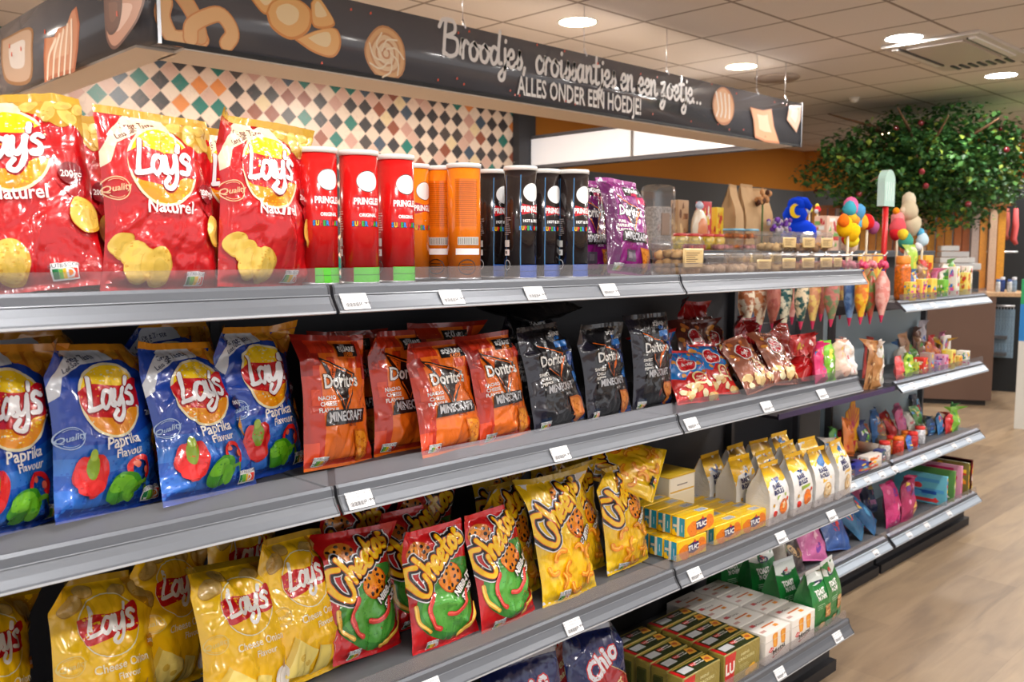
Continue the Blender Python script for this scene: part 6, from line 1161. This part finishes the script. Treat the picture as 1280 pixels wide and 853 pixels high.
# tree
c0 = Vector(at(1160, 200, X=None, Y=3.46)); TX, TY = 8.75, 3.46
t = empty('hanging_tree', (TX, TY, 1.06), label='large leafy artificial tree with dark red fruit spreading under the ceiling', category='tree')
tr = MB(); BR = M((110, 80, 56), 'matte', .3); tr.tube([(1.0, .62, -1.06), (.98, .6, 0), (.85, .5, .5), (.4, .25, .9), (.05, .05, 1.15), (0, 0, 1.6)], [.11, .09, .08, .07, .055, .03], BR)
rr = random.Random(11); tips = []
for k in range(26):
    a = k * 2.399; rad = rr.uniform(.55, 1.15); z1 = rr.uniform(.85, 1.6); e = (rad * math.cos(a), rad * math.sin(a), z1); s0 = (0.05, .1, rr.uniform(.9, 1.35)); m_ = ((e[0] + s0[0]) / 2 + rr.uniform(-.1, .1), (e[1] + s0[1]) / 2, (e[2] + s0[2]) / 2 + .08); tr.tube([s0, m_, e], [.025, .016, .006], BR, n=6); tips.append(e)
tr.obj('trunk', parent=t)
lv = [MB(), MB(), MB()]; LC = [M((44, 84, 42), 'paint'), M((76, 122, 58), 'paint'), M((150, 172, 70), 'paint')]; LV = [[[], []] for _ in range(3)]
N_L = 15000
for k in range(N_L):
    a = rr.uniform(0, 2 * PI); cz = rr.uniform(-1, 1); q = rr.random() ** .38; s = math.sqrt(max(0, 1 - cz * cz))
    lump = .93 + .16 * math.sin(3 * a + 1) + .13 * math.sin(7 * a + 5 * cz)
    x, y, z = 1.02 * q * s * math.cos(a) * lump, 1.02 * q * s * math.sin(a) * lump, 1.15 + .52 * q * cz * (1 + .25 * math.sin(5 * a)); z = min(z, CEIL - 1.06 - .04 + .0)
    if z < .62 and (x * x + y * y) < .3 and rr.random() < .5: z += .2
    i = 0 if rr.random() < .55 else (1 if rr.random() < .88 else 2); L = rr.uniform(.038, .07); W = L * .42; u = Vector((rr.uniform(-1, 1), rr.uniform(-1, 1), rr.uniform(-.9, .3))).normalized(); v = u.cross(Vector((rr.uniform(-.5, .5), rr.uniform(-.5, .5), 1))).normalized(); n_ = u.cross(v) * L * .12
    P = Vector((x, y, z)); A_, B_ = LV[i]; b0 = len(A_); A_ += [(P)[:], (P + u * L * .45 + v * W - n_)[:], (P + u * L)[:], (P + u * L * .45 - v * W - n_)[:], (P + u * L * .45)[:]]; B_ += [[b0, b0 + 1, b0 + 4], [b0 + 1, b0 + 2, b0 + 4], [b0 + 2, b0 + 3, b0 + 4], [b0 + 3, b0, b0 + 4]]
f_ = MB()
for i in range(3): f_.add(LV[i][0], LV[i][1], LC[i], smooth=False)
f_.obj('foliage', parent=t, kind='stuff')
for k in range(26):
    a = rr.uniform(0, 2 * PI); cz = rr.uniform(-.8, .9); s = math.sqrt(1 - cz * cz); MB().blob((1.06 * s * math.cos(a), 1.06 * s * math.sin(a), 1.08 + .54 * cz - .03), .026, M((110, 24, 34), 'gloss'), k, .05).obj('fruit', parent=t)
# right edge: dark display wall, socks, clothes rail, poster column
def scr(px, py, d):  # a point at horizontal distance d along a pixel
    r = ray(px, py); k = d / math.hypot(r[0], r[1]); return Vector((r[0] * k, r[1] * k, r[2] * k + ZC))
D = 10.4; a0, a1 = scr(1226, 360, D), scr(1300, 360, D); vx = (a1 - a0); vx.z = 0; wd = vx.length; rz = math.atan2(vx.y, vx.x)
t = empty('display_rack', (a0.x, a0.y, 0), (0, 0, rz), label='tall black display rack at the right edge with hanging goods', category='rack'); MB().box((wd / 2 , .2, 1.02), (wd, .04, 2.04), M((30, 32, 34), 'paint')).obj('rack_back', parent=t)
for z in (ZC - .85, ZC - 1.02): MB().box((wd * .25, .0, z), (wd * .5, .36, .03), M((90, 92, 96), 'paint')).obj('rack_shelf', parent=t)
def dz(py): return scr(1250, py, D)[2]
for z in (dz(315), dz(382)): MB().tube([(.02, -.05, z), (wd * .6, -.05, z)], .010, M((210, 212, 216), 'metal'), n=8).obj('hanging_bar', parent=t)
for k in range(7):
    p = scr(1243 + 3.9 * k, 400, D - .1); zt2 = dz(386); zb2 = dz(446); b = MB(); b.box((0, 0, (zt2 + zb2) / 2 - 0), (.028, .02, (zt2 - zb2)), M((140, 166, 186), 'cloth', .2), bev=.006).tube([(0, 0, zt2), (0, 0, zt2 + .03)], .003, M((210, 210, 214), 'metal'), n=6); b.obj('hanging_garment', loc=(p.x, p.y, 0), rot=(0, 0, rz), label='pale blue garment hanging on the black rack', category='garment', group='pale blue garments on the rack')
for k, (px, y0, y1, c) in enumerate([(1258, 262, 300, (150, 80, 70)), (1269, 262, 306, (196, 90, 90))]):
    p = scr(px, 280, D - .2); za, zb3 = dz(y0), dz(y1); b = MB().tube([(0, 0, za), (.004, 0, (za + zb3) / 2), (-.01, 0, zb3 + .05), (.02, 0, zb3)], [.02, .03, .03, .018], M(c, 'cloth')); b.obj('sock', parent=None, loc=(p.x, p.y, 0), rot=(0, 0, rz), label='%s hanging at the right edge under the tree' % ['brownish red sock', 'pink sock with a blue label'][k], category='sock')
p = scr(1273, 430, 8.4); zt3, zb4 = dz(372), .0
MB().box((.12, 0, .72 / 2 + .0), (.24, .06, .72), M((206, 206, 200), 'paint')).box((.12, 0, .72 + .15), (.24, .06, .30), M((30, 120, 190), 'card')).box((.1, 0, 1.12), (.2, .05, .2), M((30, 150, 90), 'card')).obj('poster_stand', loc=(p.x, p.y, 0), rot=(0, 0, rz), label='pale stand with a blue poster and green top at the right edge', category='stand')
# ------------------------------------------------------------------ light
w = bpy.data.worlds.new('world'); SC.world = w; w.use_nodes = True
nt = w.node_tree; bg = nt.nodes['Background']
tc = nt.nodes.new('ShaderNodeTexCoord'); sp = nt.nodes.new('ShaderNodeSeparateXYZ'); nt.links.new(tc.outputs['Generated'], sp.inputs[0])
rp = nt.nodes.new('ShaderNodeValToRGB'); rp.color_ramp.elements[0].position = .35; rp.color_ramp.elements[0].color = (.80, .77, .75, 1); rp.color_ramp.elements[1].position = .62; rp.color_ramp.elements[1].color = (.75, .76, .8, 1)
mr = nt.nodes.new('ShaderNodeMath'); mr.operation = 'MULTIPLY_ADD'; mr.inputs[1].default_value = .5; mr.inputs[2].default_value = .5
nt.links.new(sp.outputs[2], mr.inputs[0]); nt.links.new(mr.outputs[0], rp.inputs[0]); nt.links.new(rp.outputs[0], bg.inputs[0]); bg.inputs[1].default_value = 1.15
SC.view_settings.view_transform = 'Standard'; SC.view_settings.look = 'None'; SC.view_settings.gamma = 1; SC.view_settings.exposure = 0.18
SC.view_settings.use_curve_mapping = False
try:
    SC.cycles.use_denoising = True; SC.cycles.max_bounces = 8; SC.cycles.transparent_max_bounces = 16; SC.cycles.caustics_reflective = False; SC.cycles.caustics_refractive = False; SC.cycles.sample_clamp_indirect = 6
except Exception: pass
